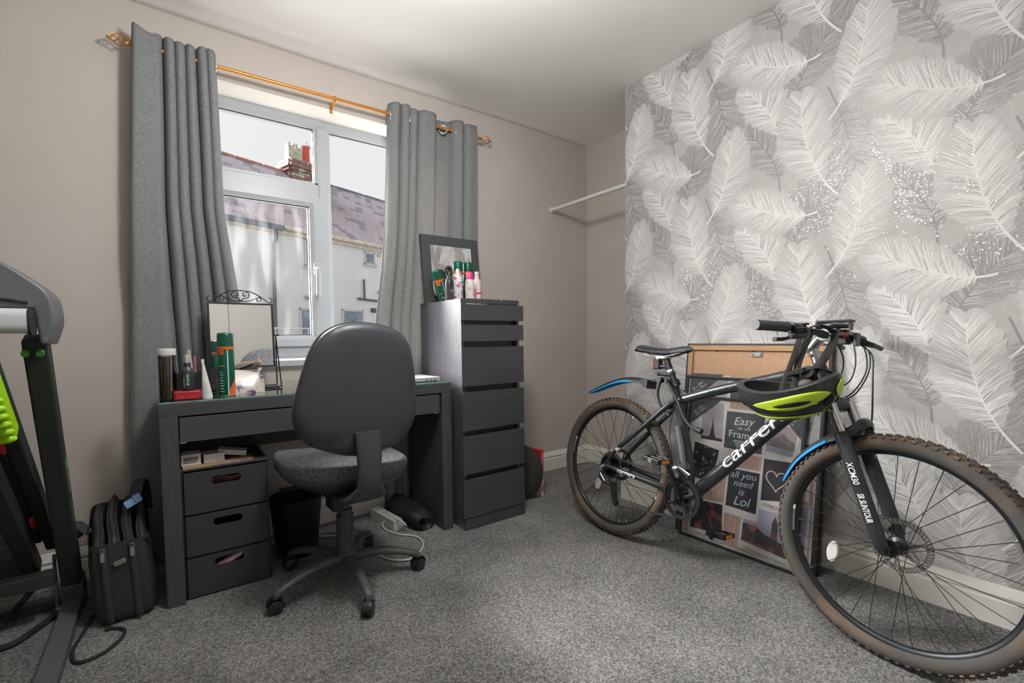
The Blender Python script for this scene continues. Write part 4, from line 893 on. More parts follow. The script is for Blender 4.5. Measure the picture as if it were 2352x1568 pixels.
obj('flex', G().tube(spline([(.988, 2.238, .03), (.995, 2.19, .035), (.975, 2.20, .06), (.955, 2.30, .05), (.925, 2.34, .012), (.92, 2.26, .006), (.955, 2.17, .006), (1.0, 2.12, .006), (1.01, 2.05, .006), (.97, 1.96, .006), (.88, 1.90, .006), (.80, 1.96, .006), (.74, 2.16, .006), (.70, 2.33, .006), (.64, 2.385, .006), (.52, 2.455, .006), (.40, 2.46, .006)], 8), .0046, 8), 'cable_white', cb, smooth=True)
mat('pouch_black', '#1b1b1d', .7, bump=(60, .3, .003))
po = thing('black_pouch', 'black zipped pouch lying open beside the extension block', 'pouch', (1.076, 2.322, 0), R(-86))
def pouch_fn(u, v):
    a_ = 2*math.pi*u; r = .052+.008*math.sin(2*a_+3*v)+.004*math.sin(5*a_+9*v); k = 1 if v < .85 else 1-.35*((v-.85)/.15)**2
    return (-.17+.34*v, (r+.012)*k*math.cos(a_), max(.001, .052*k+(r*.98)*k*math.sin(a_)))
obj('pouch_body', G().grid(pouch_fn, 28, 24, cu=True).add([pouch_fn(k/28, 0) for k in range(28)], [tuple(range(28))]), 'pouch_black', po, smooth=True)
def pf2(u, v):
    p = pouch_fn(u, .985-.1*v); k = 1-.8*v; return (p[0], p[1]*k+.004*math.sin(25*u), .05+(p[2]-.05)*k)
obj('lining', G().grid(pf2, 28, 6, cu=True), 'matt_black', po, smooth=True)
obj('zip_pull', G().cbox((.13, -.045, .088), (.022, .004, .002)), 'steel', po)
# ---------------------------------------------------------------- treadmill folded at the left edge
mat('tm_black', '#2b302d', .5, bump=(500, .1, .0005)); mat('tm_grey', '#55585a', .5, bump=(500, .1, .0005)); mat('tm_silver', '#cfd2d5', .4, .1); mat('tm_hood', '#626468', .38, bump=(600, .1, .0005)); mat('lime', '#a8e01a', .45); mat('lime_dull', '#4f8f3f', .6); mat('red_plastic', '#c23038', .4); mat('txt_grey', '#8a8d8e', .6)
tm = thing('treadmill', 'black folding treadmill with lime green details at the left', 'treadmill')
P0, P1 = Vector((-.310, 2.325, .07)), Vector((-.310, 1.925, 1.02)); d_ = (P1-P0).normalized(); nb = Vector((0, -d_.z, d_.y))  # nb faces the camera side
PM = frameM(P0, (1, 0, 0), -nb); LP = (P1-P0).length
# local x = world x, local y = away from the viewer, local z along the post
PMz = Matrix(((1, 0, 0, P0.x), (0, -nb.y, d_.y, P0.y), (0, -nb.z, d_.z, P0.z), (0, 0, 0, 1)))
post = obj('upright', G().box((-.028, -.030, 0), (.028, .030, LP), PMz), 'tm_black', tm, bevel=.006, seg=3)
TMx = PMz @ Matrix(((0, 0, 1, .0284), (0, -1, 0, 0), (1, 0, 0, 0), (0, 0, 0, 1)))
def side_text(nm, body, size, z, m):
    M = PMz @ Matrix(((0, 0, 1, .0284), (0, 1, 0, -.012), (-1, 0, 0, z), (0, 0, 0, 1))); return text(nm, body, size, m, post, M)
side_text('lettering', 'food', .042, .53, 'txt_grey'); side_text('lettering', 'YOUR', .036, .42, 'lime_dull')
obj('badge', G().cbox((.0285, 0, .565), (.0012, .030, .040), PMz), 'lime_dull', post)
obj('post_clamp', G().box((-.034, -.036, -.06), (.034, .036, .05), PMz), 'tm_grey', tm, bevel=.004)
for z in (LP-.035,):
    for x in (-.020, .012): obj('bolt', G().cyl(PMz @ Vector((x, -.030, z)), PMz @ Vector((x, -.046, z)), .010, n=6), 'lime_dull', tm)
o_ = obj('upright', G().box((-.028, -.030, 0), (.028, .030, LP), Matrix.Translation((-.78, 0, 0)) @ PMz), 'tm_black', tm, bevel=.006, seg=3)
obj('foot_bar', G().box((-1.118, 1.55, .004), (-1.062, 2.40, .044)), 'tm_grey', tm, bevel=.005)
obj('foot_bar', G().box((-.338, 1.55, .004), (-.282, 2.40, .044)), 'tm_grey', tm, bevel=.005)
obj('foot_cap', G().box((-.340, 1.53, .002), (-.280, 1.56, .046)), 'tm_black', tm, bevel=.004)
for x0, x1, y0, y1, z0, z1 in ((-1.05, -.342, 2.20, 2.25, .145, .195), (-1.05, -.340, 2.33, 2.38, .012, .045), (-1.05, -.42, 2.26, 2.30, .25, .32)):
    obj('cross_bar', G().box((x0, y0, z0), (x1, y1, z1)), 'tm_black', tm, bevel=.004)
lk = obj('link_arm', G().prism(rrect(.022, .22, .010), -.004, .004, frameM((-.352, 2.285, .125), (0, 1, .06), (0, 0, 1))), 'tm_grey', tm, bevel=.002)
for z in (.03, .222): obj('link_bolt', G().cyl((-.355, 2.285+.0, z), (-.340, 2.285, z), .009, n=6), 'steel', lk)
# folded deck leaning over the base
D = Vector((0, -.69, .724)); Nn = Vector((0, -.724, -.69)); B0 = Vector((0, 2.37, .30))
DM = Matrix(((1, 0, 0, 0), (0, D.y, Nn.y, B0.y), (0, D.z, Nn.z, B0.z), (0, 0, 0, 1)))     # local y along the deck, z toward the viewer
obj('side_rail', G().box((-.395, -.10, -.03), (-.358, .95, .03), DM), 'tm_black', tm, bevel=.006)
obj('deck_frame', G().box((-.450, -.12, .05), (-.405, .9, .12), DM), 'tm_black', tm, bevel=.008)
obj('deck_board', G().box((-1.0, -.05, -.02), (-.40, .9, .02), DM), 'tm_black', tm, bevel=.004)
obj('deck_tray', G().box((-1.0, -.15, .03), (-.45, .10, .10), DM), 'tm_grey', tm, bevel=.006)
lg = obj('ridged_grip', G().box((-.41, .63, .0), (-.356, .93, .055), DM), 'lime', tm, bevel=.010, seg=3)
for k in range(9): obj('ridge', G().ball(DM @ Vector((-.383, .645+.034*k, .056)), .030, .014, .014, n=12, m=8), 'lime', lg, smooth=True)
obj('indicator', G().cbox((-.398, .585, .035), (.012, .055, .02), DM), 'red_plastic', tm, bevel=.003); obj('indicator', G().cbox((-.398, .13, .035), (.012, .055, .02), DM), 'red_plastic', tm, bevel=.003)
# console: tall hood across both uprights, cheeks wrapping their tops
half = [(-.290, 1.000), (-.275, .998), (-.258, 1.055), (-.257, 1.10), (-.268, 1.148), (-.31, 1.192), (-.38, 1.245), (-.48, 1.305), (-.60, 1.342), (-.70, 1.352)]
half = half[:1]+[(p.x, p.y) for p in spline([(x, z, 0) for x, z in half[1:]], 4)]
poly = half+[(-1.40-x, z) for x, z in reversed(half[:-1])]+[(-1.10, 1.102), (-.30, 1.102)]
hd_ = obj('console_hood', G().prism(poly, -2.03, -1.855, Matrix(((1, 0, 0, 0), (0, 0, -1, 0), (0, 1, 0, 0), (0, 0, 0, 1)))), 'tm_hood', tm, smooth=40, bevel=.020, seg=4)
obj('console_seam', G().tube(spline([(-.31, 1.853, 1.118), (-.40, 1.852, 1.128), (-.70, 1.852, 1.132), (-1.0, 1.852, 1.128)], 6), .004, 6), 'matt_black', hd_, smooth=True)
obj('console_screen', G().prism(rrect(.42, .11, .02), -1.857, -1.851, Matrix(((1, 0, 0, -.70), (0, 0, 1, 3.708), (0, 1, 0, 1.235), (0, 0, 0, 1)))), 'matt_black', hd_)
obj('handle_bar', G().prism(rrect(.085, .068, .022, 5), -1.1, -.300, Matrix(((0, 0, 1, 0), (1, 0, 0, 1.805), (0, 1, 0, 1.064), (0, 0, 0, 1)))), 'tm_silver', tm, smooth=True)
obj('handle_seal', G().prism(rrect(.090, .073, .024, 5), -.302, -.294, Matrix(((0, 0, 1, 0), (1, 0, 0, 1.812), (0, 1, 0, 1.062), (0, 0, 0, 1)))), 'matt_black', tm, smooth=True)
# cables on the carpet
tag(obj('treadmill_cable', G().tube(spline([(-.42, 2.36, .10), (-.47, 2.30, .05), (-.52, 2.22, .012), (-.50, 2.14, .010), (-.44, 2.14, .010), (-.40, 2.20, .010), (-.36, 2.27, .010)], 8), .010, 10), 'rubber', smooth=True), 'thick black cable looping under the treadmill base', 'cable')
tag(obj('floor_cable', G().tube(spline([(-.245, 2.20, .007), (-.258, 2.10, .006), (-.275, 1.98, .006), (-.255, 1.90, .006), (-.20, 1.905, .006), (-.155, 1.96, .006), (-.145, 2.02, .006), (-.175, 2.055, .006), (-.20, 2.06, .006)], 8), .0055, 8), 'rubber', smooth=True), 'thin black cable curled on the carpet in front of the bag', 'cable')

# ---------------------------------------------------------------- black laptop bag
mat('bag_nylon', '#26282a', .55, bump=(45, .5, .004), noise=(300, 2), col2='#303234'); mat('bag_tape', '#2f3234', .7, bump=(900, .3, .001)); mat('bag_inside', '#141516', .8); mat('tag_blue', '#5f87bd', .6, noise=(60, 2, .4, .6, (1, 1, 6)), col2='#86a9d6')
bg_ = thing('laptop_bag', 'black nylon laptop bag standing open beside the dressing table', 'bag', (-.146, 2.262, 0), R(3))
HX, HY = .088, .178
def bagshell(u, v):
    a_ = 2*math.pi*u; c_, s_ = math.cos(a_), math.sin(a_); e = .28
    bul = 1+.05*math.sin(math.pi*v)+.012*math.sin(7*v+3*a_)+.010*math.sin(19*v+2*a_); b = 1-.12*(1-min(1, v*8))**2
    x = HX*bul*b*math.copysign(abs(c_)**e, c_); y = HY*(1+.02*math.sin(math.pi*v))*b*math.copysign(abs(s_)**e, s_)
    zt = .295+.055*(y/HY*.5+.5)
    return (x-.016*v, y, .002+zt*v)
sh = obj('bag_body', G().grid(bagshell, 72, 22, cu=True).add([bagshell(k/72, 0) for k in range(72)], [tuple(range(72))]), 'bag_nylon', bg_, smooth=True)
SL_ = [-.100, -.056, -.012, .030, .074]      # lobes of the open pockets, divided by zips
def top_fn(u, v):
    x = -.0995+.172*u; y = -.176+.35*v; k = max(i for i in range(4) if x >= SL_[i]-1e-6); t = (x-SL_[k])/(SL_[k+1]-SL_[k])
    base = .292+.055*(y/HY*.5+.5); rise = (.018, .040, .034, .022)[k]*(.25+.75*math.sin(min(1, v*1.3)*math.pi/2))+.006*math.sin(6*v+k*2)
    edge = min(1, min(v, 1-v)*14)
    return (x+.004*math.sin(7*v+k), y, base-.035+(.035+rise*edge)*(1-abs(2*t-1)**2.2))
obj('pocket_tops', G().grid(top_fn, 64, 30), 'bag_nylon', bg_, smooth=True)
for k in (1, 2, 3):
    for e_ in (-.010, .010):
        xs = SL_[k]+e_; uu = (xs+.0995)/.172
        obj('zip_edge', G().tube([Vector(top_fn(uu, i/24))+Vector((0, 0, .002)) for i in range(25)], .0032, 6), 'bag_tape', bg_, smooth=True)
for x in (-.048, .034):
    zt = obj('zip_tape', G().grid(lambda u, v: (x-.010+.020*u-.014*v, -HY*1.03-.0035*math.sin(math.pi*u)-.003*math.sin(math.pi*v), .012+.275*v), 6, 16), 'bag_tape', bg_, smooth=True, solid=.003, offset=0)
    px = x-.014; obj('zip_pull', G().torus((px, -HY*1.03-.010, .282), (0, 1, 0), .006, .0016, 14, 6).prism(rrect(.012, .032, .004), -.001, .001, frameM((px, -HY*1.03-.010, .258), (1, 0, 0), (0, .1, 1))), 'steel', zt, smooth=True)
obj('side_buckle', G().prism(rrect(.036, .018, .004), -.002, .002, frameM((-.016, -HY*1.03-.006, .228), (1, 0, .25), (0, 0, 1))), 'steel', bg_, bevel=.001)
obj('shoulder_strap', G().tube(spline([(-.10, -.02, .30), (-.14, .04, .33), (-.16, .08, .30), (-.14, .12, .25)], 6), .012, 8, flat=(.35, 1.4)), 'bag_tape', bg_, smooth=True)
obj('carry_strap', G().tube(spline([(.03, .02, .37), (.045, .06, .43), (.06, .10, .44), (.07, .14, .38), (.075, .17, .30)], 6), .016, 8, flat=(.25, 1.3)), 'bag_tape', bg_, smooth=True)
tg_ = obj('luggage_tag', G().prism(rrect(.052, .030, .004), -.002, .002, frameM((.028, -.035, .392), (.9, .1, .42), (-.3, .6, .75))), 'tag_blue', bg_, bevel=.001)
obj('tag_fold', G().prism(rrect(.022, .034, .003), .003, .006, frameM((.044, -.032, .402), (.9, .1, .42), (-.3, .6, .75))), 'tag_blue', tg_, bevel=.001)
# ---------------------------------------------------------------- mountain bike
mat('frame_paint', '#33363a', .28, .25, noise=(14, 3, .45, .75), col2='#404448'); mat('decal_white', '#dfe1e3', .4); mat('decal_green', '#2c3a2f', .4, noise=(60, 1, .48, .52), col2='#20262a')
mat('tyre_rubber', '#4a4744', .85, noise=(5.5, 5, .46, .72), col2='#77614e', bump=(120, .4, .002)); mat('tread_rubber', '#3d3a38', .9, noise=(7, 4, .48, .72), col2='#84694f')
mat('rim_black', '#26292c', .35, .4); mat('rim_label', '#5d6668', .4); mat('spoke_steel', '#4b4b4b', .35, .8); mat('alloy_dark', '#2e3033', .35, .6); mat('chain_steel', '#7c7a77', .35, .9)
mat('saddle_skin', '#262729', .45, bump=(300, .1, .0006)); mat('grip_rubber', '#4a4b4c', .8, bump=(500, .5, .001)); mat('grip_end', '#6a6b6c', .6); mat('guard_black', '#2d2f32', .45); mat('guard_grey', '#5b5e62', .45); mat('guard_blue', '#2196e0', .4)
mat('orange_reflector', '#e58324', .3); mat('red_lens', '#e03a35', .3); mat('reflector_white', '#cfc9c6', .3); mat('hose_black', '#222427', .5); mat('stanchion_chrome', '#c9ccce', .14, 1.0)
bO = Vector((1.83, 1.568, 0)); by, bl = R(-3.0), R(7.0)
bfw = Vector((math.sin(by), -math.cos(by), 0)); br0 = Vector((-math.cos(by), -math.sin(by), 0)); bup = math.cos(bl)*Vector((0, 0, 1))-math.sin(bl)*br0; brt = math.cos(bl)*br0+math.sin(bl)*Vector((0, 0, 1))
BM = Matrix(((bfw.x, -brt.x, bup.x, bO.x), (bfw.y, -brt.y, bup.y, bO.y), (bfw.z, -brt.z, bup.z, bO.z), (0, 0, 0, 1)))
bike = thing('mountain_bike', 'black mountain bike with blue mudguards leaning by the feather wallpaper', 'bicycle', M=BM)
def L(u, w, s=0.): return Vector((u, -s, w))     # u forward, w up, s to the bike's right
WR = .345
# -- frame
g = G()
g.tube(spline([L(.435, .298), L(.428, .44), L(.372, .62), L(.338, .72), L(.318, .79)], 5), [.0185]*8+[.019]*8+[.0175]*5, 16)
g.tube(spline([L(.345, .712), L(.50, .765), L(.673, .817), L(.80, .852), L(.908, .868)], 5), [.0185]*6+[.0195]*8+[.022]*7, 16, flat=(1.08, .88))
g.tube(spline([L(.437, .303), L(.481, .347), L(.62, .50), L(.78, .68), L(.86, .755), L(.934, .805)], 6), [.0268]*24+[.025]*7, 18)
g.cyl(L(.944, .772), L(.896, .893), .0235, .022, 20); g.cyl(L(.435, .298, -.037), L(.435, .298, .037), .024, n=20)
for s in (-1, 1):
    g.tube(spline([L(.415, .303, s*.028), L(.34, .318, s*.043), L(.20, .330, s*.058), L(.06, .340, s*.064), L(.0, .346, s*.064)], 5), [.0125]*8+[.011]*8+[.009]*5, 12, flat=(1.15, .8))
    g.tube(spline([L(.342, .712, s*.018), L(.30, .672, s*.034), L(.20, .572, s*.045), L(.08, .455, s*.058), L(.028, .392, s*.063), L(.0, .352, s*.064)], 5), [.0115]*16+[.0085]*10, 12)
    g.prism([(-.016, .338), (.004, .329), (.028, .336), (.036, .365), (.016, .372), (-.004, .362)], -.003, .003, Matrix(((1, 0, 0, 0), (0, 0, 1, -s*.0645), (0, 1, 0, 0), (0, 0, 0, 1))))
g.tube([L(.305, .674, -.03), L(.312, .680, 0), L(.305, .674, .03)], .009, 10); g.tube([L(.33, .318, -.043), L(.345, .315, 0), L(.33, .318, .043)], .010, 10)
g.tube([L(.40, .735), L(.352, .758)], [.010, .008], 8)
frame = obj('frame', g, 'frame_paint', bike, smooth=True)
def tube_text(nm, body, size, o, d, r, m, parent, bold=.0, sx=1., shear=.1, space=1.0, s0=0., ang=0.):
    """lettering wrapped round the right side of a tube; o start point (u,w), d direction (u,w)"""
    t = text(nm, body, size, m, parent, Matrix(), extrude=.0, bold=bold, sx=sx, shear=shear, space=space); me = t.data
    dx, dz = Vector((d[0], d[1])).normalized(); X = Vector((dx, 0, dz)); Y = Vector((-dz, 0, dx)); Z = Vector((0, -1, 0))
    bm = bmesh.new(); bm.from_mesh(me); yy = [v.co.y for v in bm.verts]
    for q in range(1, 14):
        c_ = min(yy)+(max(yy)-min(yy))*q/14; bmesh.ops.bisect_plane(bm, geom=bm.verts[:]+bm.edges[:]+bm.faces[:], plane_co=(0, c_, 0), plane_no=(0, 1, 0))
    bm.to_mesh(me); bm.free()
    ys = [v.co.y for v in me.vertices]; mid = (min(ys)+max(ys))/2
    for v in me.vertices:
        a_ = (v.co.y-mid)/r+ang; v.co = L(o[0], o[1], s0)+X*v.co.x+(r+.0009)*(math.sin(a_)*Y+math.cos(a_)*Z)
    return t
tube_text('lettering', 'carrera', .077, (.588, .466), (.299, .331), .0268, 'decal_white', frame, bold=.0004, sx=1.52, shear=.18, ang=.15)
tube_text('lettering', 'carrera', .026, (.085, .338), (.34, -.021), .0125, 'decal_white', frame, bold=.0006, sx=1.45, shear=.15, s0=.060)
g = G()
for k in range(9):
    u0 = .47+.025*k; w0 = .757+.305*(u0-.47)*.99
    g.grid(lambda a_, b_: L(u0+.032*a_, w0+.032*a_*.32+.019*math.sin(-.75+.5*b_+.35*(k % 2)), .0172*math.cos(-.75+.5*b_+.35*(k % 2))+.0022), 3, 3)
obj('camouflage_decal', g, 'decal_green', frame, smooth=True)
obj('stay_band', G().cyl(L(.062, .433, .0595), L(.079, .452, .058), .0104, n=14), 'decal_white', frame, smooth=True)
# -- wheels
def wheel(name, M, label, rear):
    hubz = .067 if rear else .05
    rim = obj(name, G().lathe([(.305, -.011), (.307, -.0125), (.299, -.0125), (.287, -.010), (.281, -.003), (.281, .003), (.287, .010), (.299, .0125), (.307, .0125), (.305, .011), (.298, 0), (.305, -.011)], 72, Matrix.Rotation(R(90), 4, 'X'), caps=False), 'rim_black', bike, smooth=True, label=label)
    rim.matrix_basis = M
    obj('tyre', G().lathe([(.304+.0, -.0120)]+[(.3165+.0255*math.cos(R(t)), .0265*math.sin(R(t))) for t in range(-150, 151, 15)]+[(.304, .0120)], 72, Matrix.Rotation(R(90), 4, 'X'), caps=False), 'tyre_rubber', rim, smooth=True)
    g = G(); rg = random.Random(5)
    for k in range(84):
        for row, (t, w_, l_, h_) in enumerate(((-52, .0085, .011, .0062), (-22, .009, .012, .0055), (22, .009, .012, .0055), (52, .0085, .011, .0062))):
            a_ = 2*math.pi*(k+.5*(row % 2))/84; tt = R(t+rg.uniform(-2, 2))
            rr = .3165+.0245*math.cos(tt); yy = .0255*math.sin(tt)
            Mx = Matrix.Rotation(-a_, 4, 'Y') @ Matrix.Translation((rr, yy, 0)) @ Matrix.Rotation(tt, 4, 'Z')
            g.cbox((h_/2-.0005, 0, 0), (h_, w_, l_*(1.1 if k % 2 else .8)), Mx)
    obj('tread_knobs', g, 'tread_rubber', rim, kind='stuff')
    hub = obj('hub', G().lathe([(.005, -hubz), (.009, -hubz+.008), (.012, -.036), (.0255, -.034), (.0255, -.030), (.014, -.024), (.014, .024), (.0255, .030), (.0255, .034), (.012, .036), (.009, hubz-.008), (.005, hubz)], 24, Matrix.Rotation(R(90), 4, 'X')), 'alloy_dark', rim, smooth=True)
    proto = {}
    for side in (-1, 1):
        for tr in (-1, 1):
            a0 = R(tr*62); p0 = Vector((.0235*math.cos(a0), side*.032, .0235*math.sin(a0))); p1 = Vector((.280, side*.004, 0)); pn = p0+(p1-p0)*.955
            g = G(); g.cm = 0; g.cyl(p0, pn, .0011, n=6); g.cm = 1; g.cyl(pn, p1, .0024, n=6)
            proto[(side, tr)] = g
    first = {}
    for k in range(32):
        side = 1 if k % 2 else -1; tr = 1 if (k//2) % 2 else -1; key = (side, tr)
        if key not in first: o = first[key] = obj('spoke', proto[key], ['spoke_steel', 'chrome'], rim)
        else: o = first[key].copy(); COL.objects.link(o)
        o.matrix_basis = Matrix.Rotation(2*math.pi*(k+.3)/32, 4, 'Y')
    rot = obj('disc_rotor', G(), 'steel', rim); g = G()
    ys = .044
    n = 48
    for i in range(n):     # wavy outer band with slots
        a0, a1 = 2*math.pi*i/n, 2*math.pi*(i+.62)/n
        for r0, r1, sk in ((.066, .0795, .10),):
            v_ = []
            for aa, rr in ((a0, r0), (a1, r0), (a1+sk, r1), (a0+sk, r1)): v_ += [(rr*math.cos(aa), ys-.001, rr*math.sin(aa)), (rr*math.cos(aa), ys+.001, rr*math.sin(aa))]
            g.add(v_, [(0, 2, 4, 6), (1, 7, 5, 3), (0, 1, 3, 2), (2, 3, 5, 4), (4, 5, 7, 6), (6, 7, 1, 0)])
    M9 = Matrix.Rotation(R(90), 4, 'X')
    for r0, r1 in ((.064, .067), (.0785, .081)): g.lathe([(r0, -ys-.001), (r1, -ys-.001), (r1, -ys+.001), (r0, -ys+.001), (r0, -ys-.001)], 60, M9, caps=False)
    for i in range(6):
        a0 = 2*math.pi*i/6; g.cyl((.018*math.cos(a0), ys, .018*math.sin(a0)), (.066*math.cos(a0+.5), ys, .066*math.sin(a0+.5)), .0035, n=6)
    g.lathe([(.012, -ys-.002), (.022, -ys-.002), (.022, -ys+.002), (.012, -ys+.002)], 24, M9); bpy.data.objects.remove(rot)
    obj('disc_rotor', g, 'steel' if not rear else 'alloy_dark', rim)
    for a0, a1 in ((R(178), R(196)), (R(-2), R(16))):
        obj('rim_sticker', G().grid(lambda u, v: ((.287+.0135*v)*math.cos(a0+(a1-a0)*u), -.0128-.0008+.003*(1-v), (.287+.0135*v)*math.sin(a0+(a1-a0)*u)), 10, 2), 'rim_label', rim, smooth=True)
        obj('rim_sticker', G().grid(lambda u, v: ((.288+.0115*v)*math.cos(a0+R(3)*u), -.0140+.003*(1-v)*.6, (.288+.0115*v)*math.sin(a0+R(3)*u)), 4, 2), 'decal_white', rim, smooth=True)
    return rim
RWM = Matrix.Translation(L(0, WR)) @ Matrix.Rotation(R(18), 4, 'Y')
rw = wheel('rear_wheel', RWM, 'muddy rear wheel with knobbly tyre', True)
AX0 = L(.943, .775); AXD = Vector((-.367, 0, .930)); SM = Matrix.Translation(AX0) @ Matrix.Rotation(R(-5), 4, AXD) @ Matrix.Translation(-AX0)
fw_ = wheel('front_wheel', SM @ Matrix.Translation(L(1.137, WR)) @ Matrix.Rotation(R(7), 4, 'Y'), 'large near front wheel with a muddy knobbly tyre', False)
def refl(par, u, w, su, sw): obj('spoke_reflector', G().prism([(su*math.cos(R(t)), sw*math.sin(R(t))) for t in range(0, 360, 20)], -.006, .006, Matrix(((1, 0, 0, u), (0, 0, 1, 0), (0, 1, 0, w), (0, 0, 0, 1)))), 'reflector_white', par, bevel=.003)
Ri = RWM.inverted(); q = Ri @ L(-.095, .223); refl(rw, q.x, q.z, .020, .030)
Fi = (Matrix.Translation(L(1.137, WR)) @ Matrix.Rotation(R(7), 4, 'Y')).inverted(); q = Fi @ L(.973, .268); refl(fw_, q.x, q.z, .017, .036)
# -- fork
fk = obj('fork', G().tube([L(.952, .768, -.068), L(.958, .762, -.04), L(.955, .765, 0), L(.958, .762, .04), L(.952, .768, .068)], [.020, .021, .024, .021, .020], 12, flat=(1.2, .9)).cyl(L(.950, .757), L(.893, .90), .0150, n=16), 'alloy_dark', bike, smooth=True); fk.matrix_basis = SM
lt_ = Vector((.158, 0, -.381)).normalized()
for s in (-1, 1):
    top = L(.966, .775, s*.060); obj('stanchion', G().cyl(top, top+lt_*.17, .0150, n=18), 'stanchion_chrome', fk, smooth=True)
    a_ = L(1.004, .676, s*.060); b_ = L(1.130, .352, s*.062)
    lg_ = obj('fork_leg', G().tube([a_, a_+(b_-a_)*.04, a_+(b_-a_)*.35, a_+(b_-a_)*.85, b_, b_+lt_*.012], [.0185, .0205, .0195, .0185, .017, .010], 16, flat=(1.1, .9)).prism([(1.118, .372), (1.150, .352), (1.148, .330), (1.128, .326), (1.112, .345)], -.006, .006, Matrix(((1, 0, 0, 0), (0, 0, 1, -s*.058), (0, 1, 0, 0), (0, 0, 0, 1)))), 'frame_paint', fk, smooth=True)
    obj('axle_nut', G().cyl(L(1.137, .345, s*.050), L(1.137, .345, s*.080), .009, n=14), 'alloy_dark', fk, smooth=True)
    obj('dust_seal', G().torus(a_, lt_, .0165, .003, 20, 6), 'rubber', fk, smooth=True)
    if s > 0:
        d2 = (b_-a_); o1 = a_+d2*.27
        tube_text('lettering', 'XCM30', .024, (o1.x, o1.z), (d2.x, d2.z), .0200, 'decal_white', fk, bold=.0004, sx=.9, shear=.2, s0=s*.061, ang=.1)
        o2 = a_+d2*.55; tube_text('lettering', 'SR SUNTOUR', .023, (o2.x, o2.z), (d2.x, d2.z), .0195, 'decal_white', fk, bold=.0006, sx=.62, shear=.2, s0=s*.061, ang=.1)
obj('fork_arch', G().tube(spline([L(1.012, .672, .060), L(1.036, .690, .050), L(1.046, .712, .022), L(1.047, .716, 0), L(1.046, .712, -.022), L(1.036, .690, -.050), L(1.012, .672, -.060)], 4), .012, 10, flat=(1.3, .8)), 'frame_paint', fk, smooth=True)
obj('front_caliper', G().prism(rrect(.032, .055, .008), -.016, .016, Matrix(((.38, .92, 0, 1.083), (0, 0, 1, .052), (.92, -.38, 0, .398), (0, 0, 0, 1)))), 'steel', fk, bevel=.003)
# -- bars
hb = obj('handlebar', G().tube(spline([L(.872, 1.010, .33), L(.893, 1.014, .20), L(.912, 1.008, .08), L(.915, 1.002, 0), L(.912, 1.008, -.08), L(.893, 1.014, -.20), L(.872, 1.010, -.33)], 5), [.0112]*12+[.0140]*7+[.0112]*12, 14), 'alloy_dark', bike, smooth=True); hb.matrix_basis = SM
for s in (-1, 1):
    a_, b_ = L(.872, 1.010, s*.335), L(.893, 1.014, s*.205)
    gr_ = obj('grip', G().tube([a_, a_+(b_-a_)*.03, a_+(b_-a_)*.5, a_+(b_-a_)*.95, b_], [.0165, .0175, .0168, .0175, .0185], 20), 'grip_rubber', hb, smooth=True)
    obj('grip_plug', G().cyl(a_, a_+(a_-b_)*.02, .0155, n=20), 'grip_end', hb, smooth=True)
    lv = obj('brake_lever', G().tube(spline([L(.905, 1.008, s*.17), L(.935, .998, s*.165), L(.955, .985, s*.19), L(.962, .978, s*.24), L(.958, .972, s*.29)], 5), [.008]*6+[.0075]*8+[.006]*7, 10, flat=(1.4, .7)), 'alloy_dark', hb, smooth=True)
    obj('brake_mount', G().cyl(L(.897, 1.013, s*.150), L(.894, 1.014, s*.185), .0185, n=16).cbox(L(.915, 1.004, s*.168), (.04, .03, .022)), 'alloy_dark', hb, bevel=.003)
    sf = obj('gear_shifter', G().cbox(L(.895, .995, s*.135), (.05, .04, .03)).cyl(L(.90, 1.014, s*.125), L(.898, 1.014, s*.150), .018, n=16).tube(spline([L(.885, .985, s*.15), L(.872, .975, s*.185), L(.862, .972, s*.215)], 4), [.006]*4+[.007]*4+[.009], 10, flat=(1, 1.3)), 'black_plastic', hb, bevel=.004)
    obj('shifter_window', G().cbox(L(.905, 1.030, s*.13), (.03, .022, .006)), 'matt_black', hb, bevel=.002)
stm = obj('stem', G().cyl(L(.8965, .892), L(.8685, .963), .0165, n=18).tube(spline([L(.868, .955), L(.890, .985), L(.912, 1.000)], 4), [.019]*5+[.017]*4, 14).cyl(L(.914, 1.002, -.025), L(.914, 1.002, .025), .021, n=18), 'steel', bike, smooth=True); stm.matrix_basis = SM
obj('clamp_bolt', G().cyl(L(.876, .93, .012), L(.876, .93, .026), .006, n=8).cyl(L(.868, .95, .012), L(.868, .95, .026), .006, n=8), 'chrome', stm)
to = obj('torch', G().lathe([(.010, 0), (.014, .003), (.014, .045), (.0155, .050), (.0155, .070), (.014, .074), (.015, .10), (.0165, .112), (.013, .112)], 20, Matrix.Translation(L(.842, 1.043, -.07)) @ Matrix.Rotation(R(88), 4, 'Y')).cbox(L(.905, 1.058, -.07), (.11, .032, .006)), 'alloy_dark', bike, smooth=True, label='small black torch clamped on the bars'); to.matrix_basis = SM
obj('torch_lens', G().cyl(L(.953, 1.039, -.07), L(.956, 1.039, -.07), .0140, n=18), 'grip_end', to, smooth=True); obj('torch_clamp', G().cbox(L(.905, 1.022, -.07), (.026, .03, .022)), 'black_plastic', to, bevel=.004)
bell = obj('bell', G().lathe([(.016, 0), (.0175, .006), (.014, .014), (.006, .018), (.0005, .019)], 20, Matrix.Translation(L(.905, 1.008, -.11)) @ Matrix.Rotation(R(62), 4, 'Y') @ Matrix.Diagonal((.7, 1.2, 1.0, 1))), 'red_lens', bike, smooth=True, label='bright red bell'); bell.matrix_basis = SM
o = obj('front_reflector', G().prism(rrect(.028, .048, .005), -.006, .006, Matrix(((0, 0, 1, .945), (1, 0, 0, .135), (0, 1, 0, .997), (0, 0, 0, 1)))), 'guard_grey', bike, bevel=.003); o.matrix_basis = SM
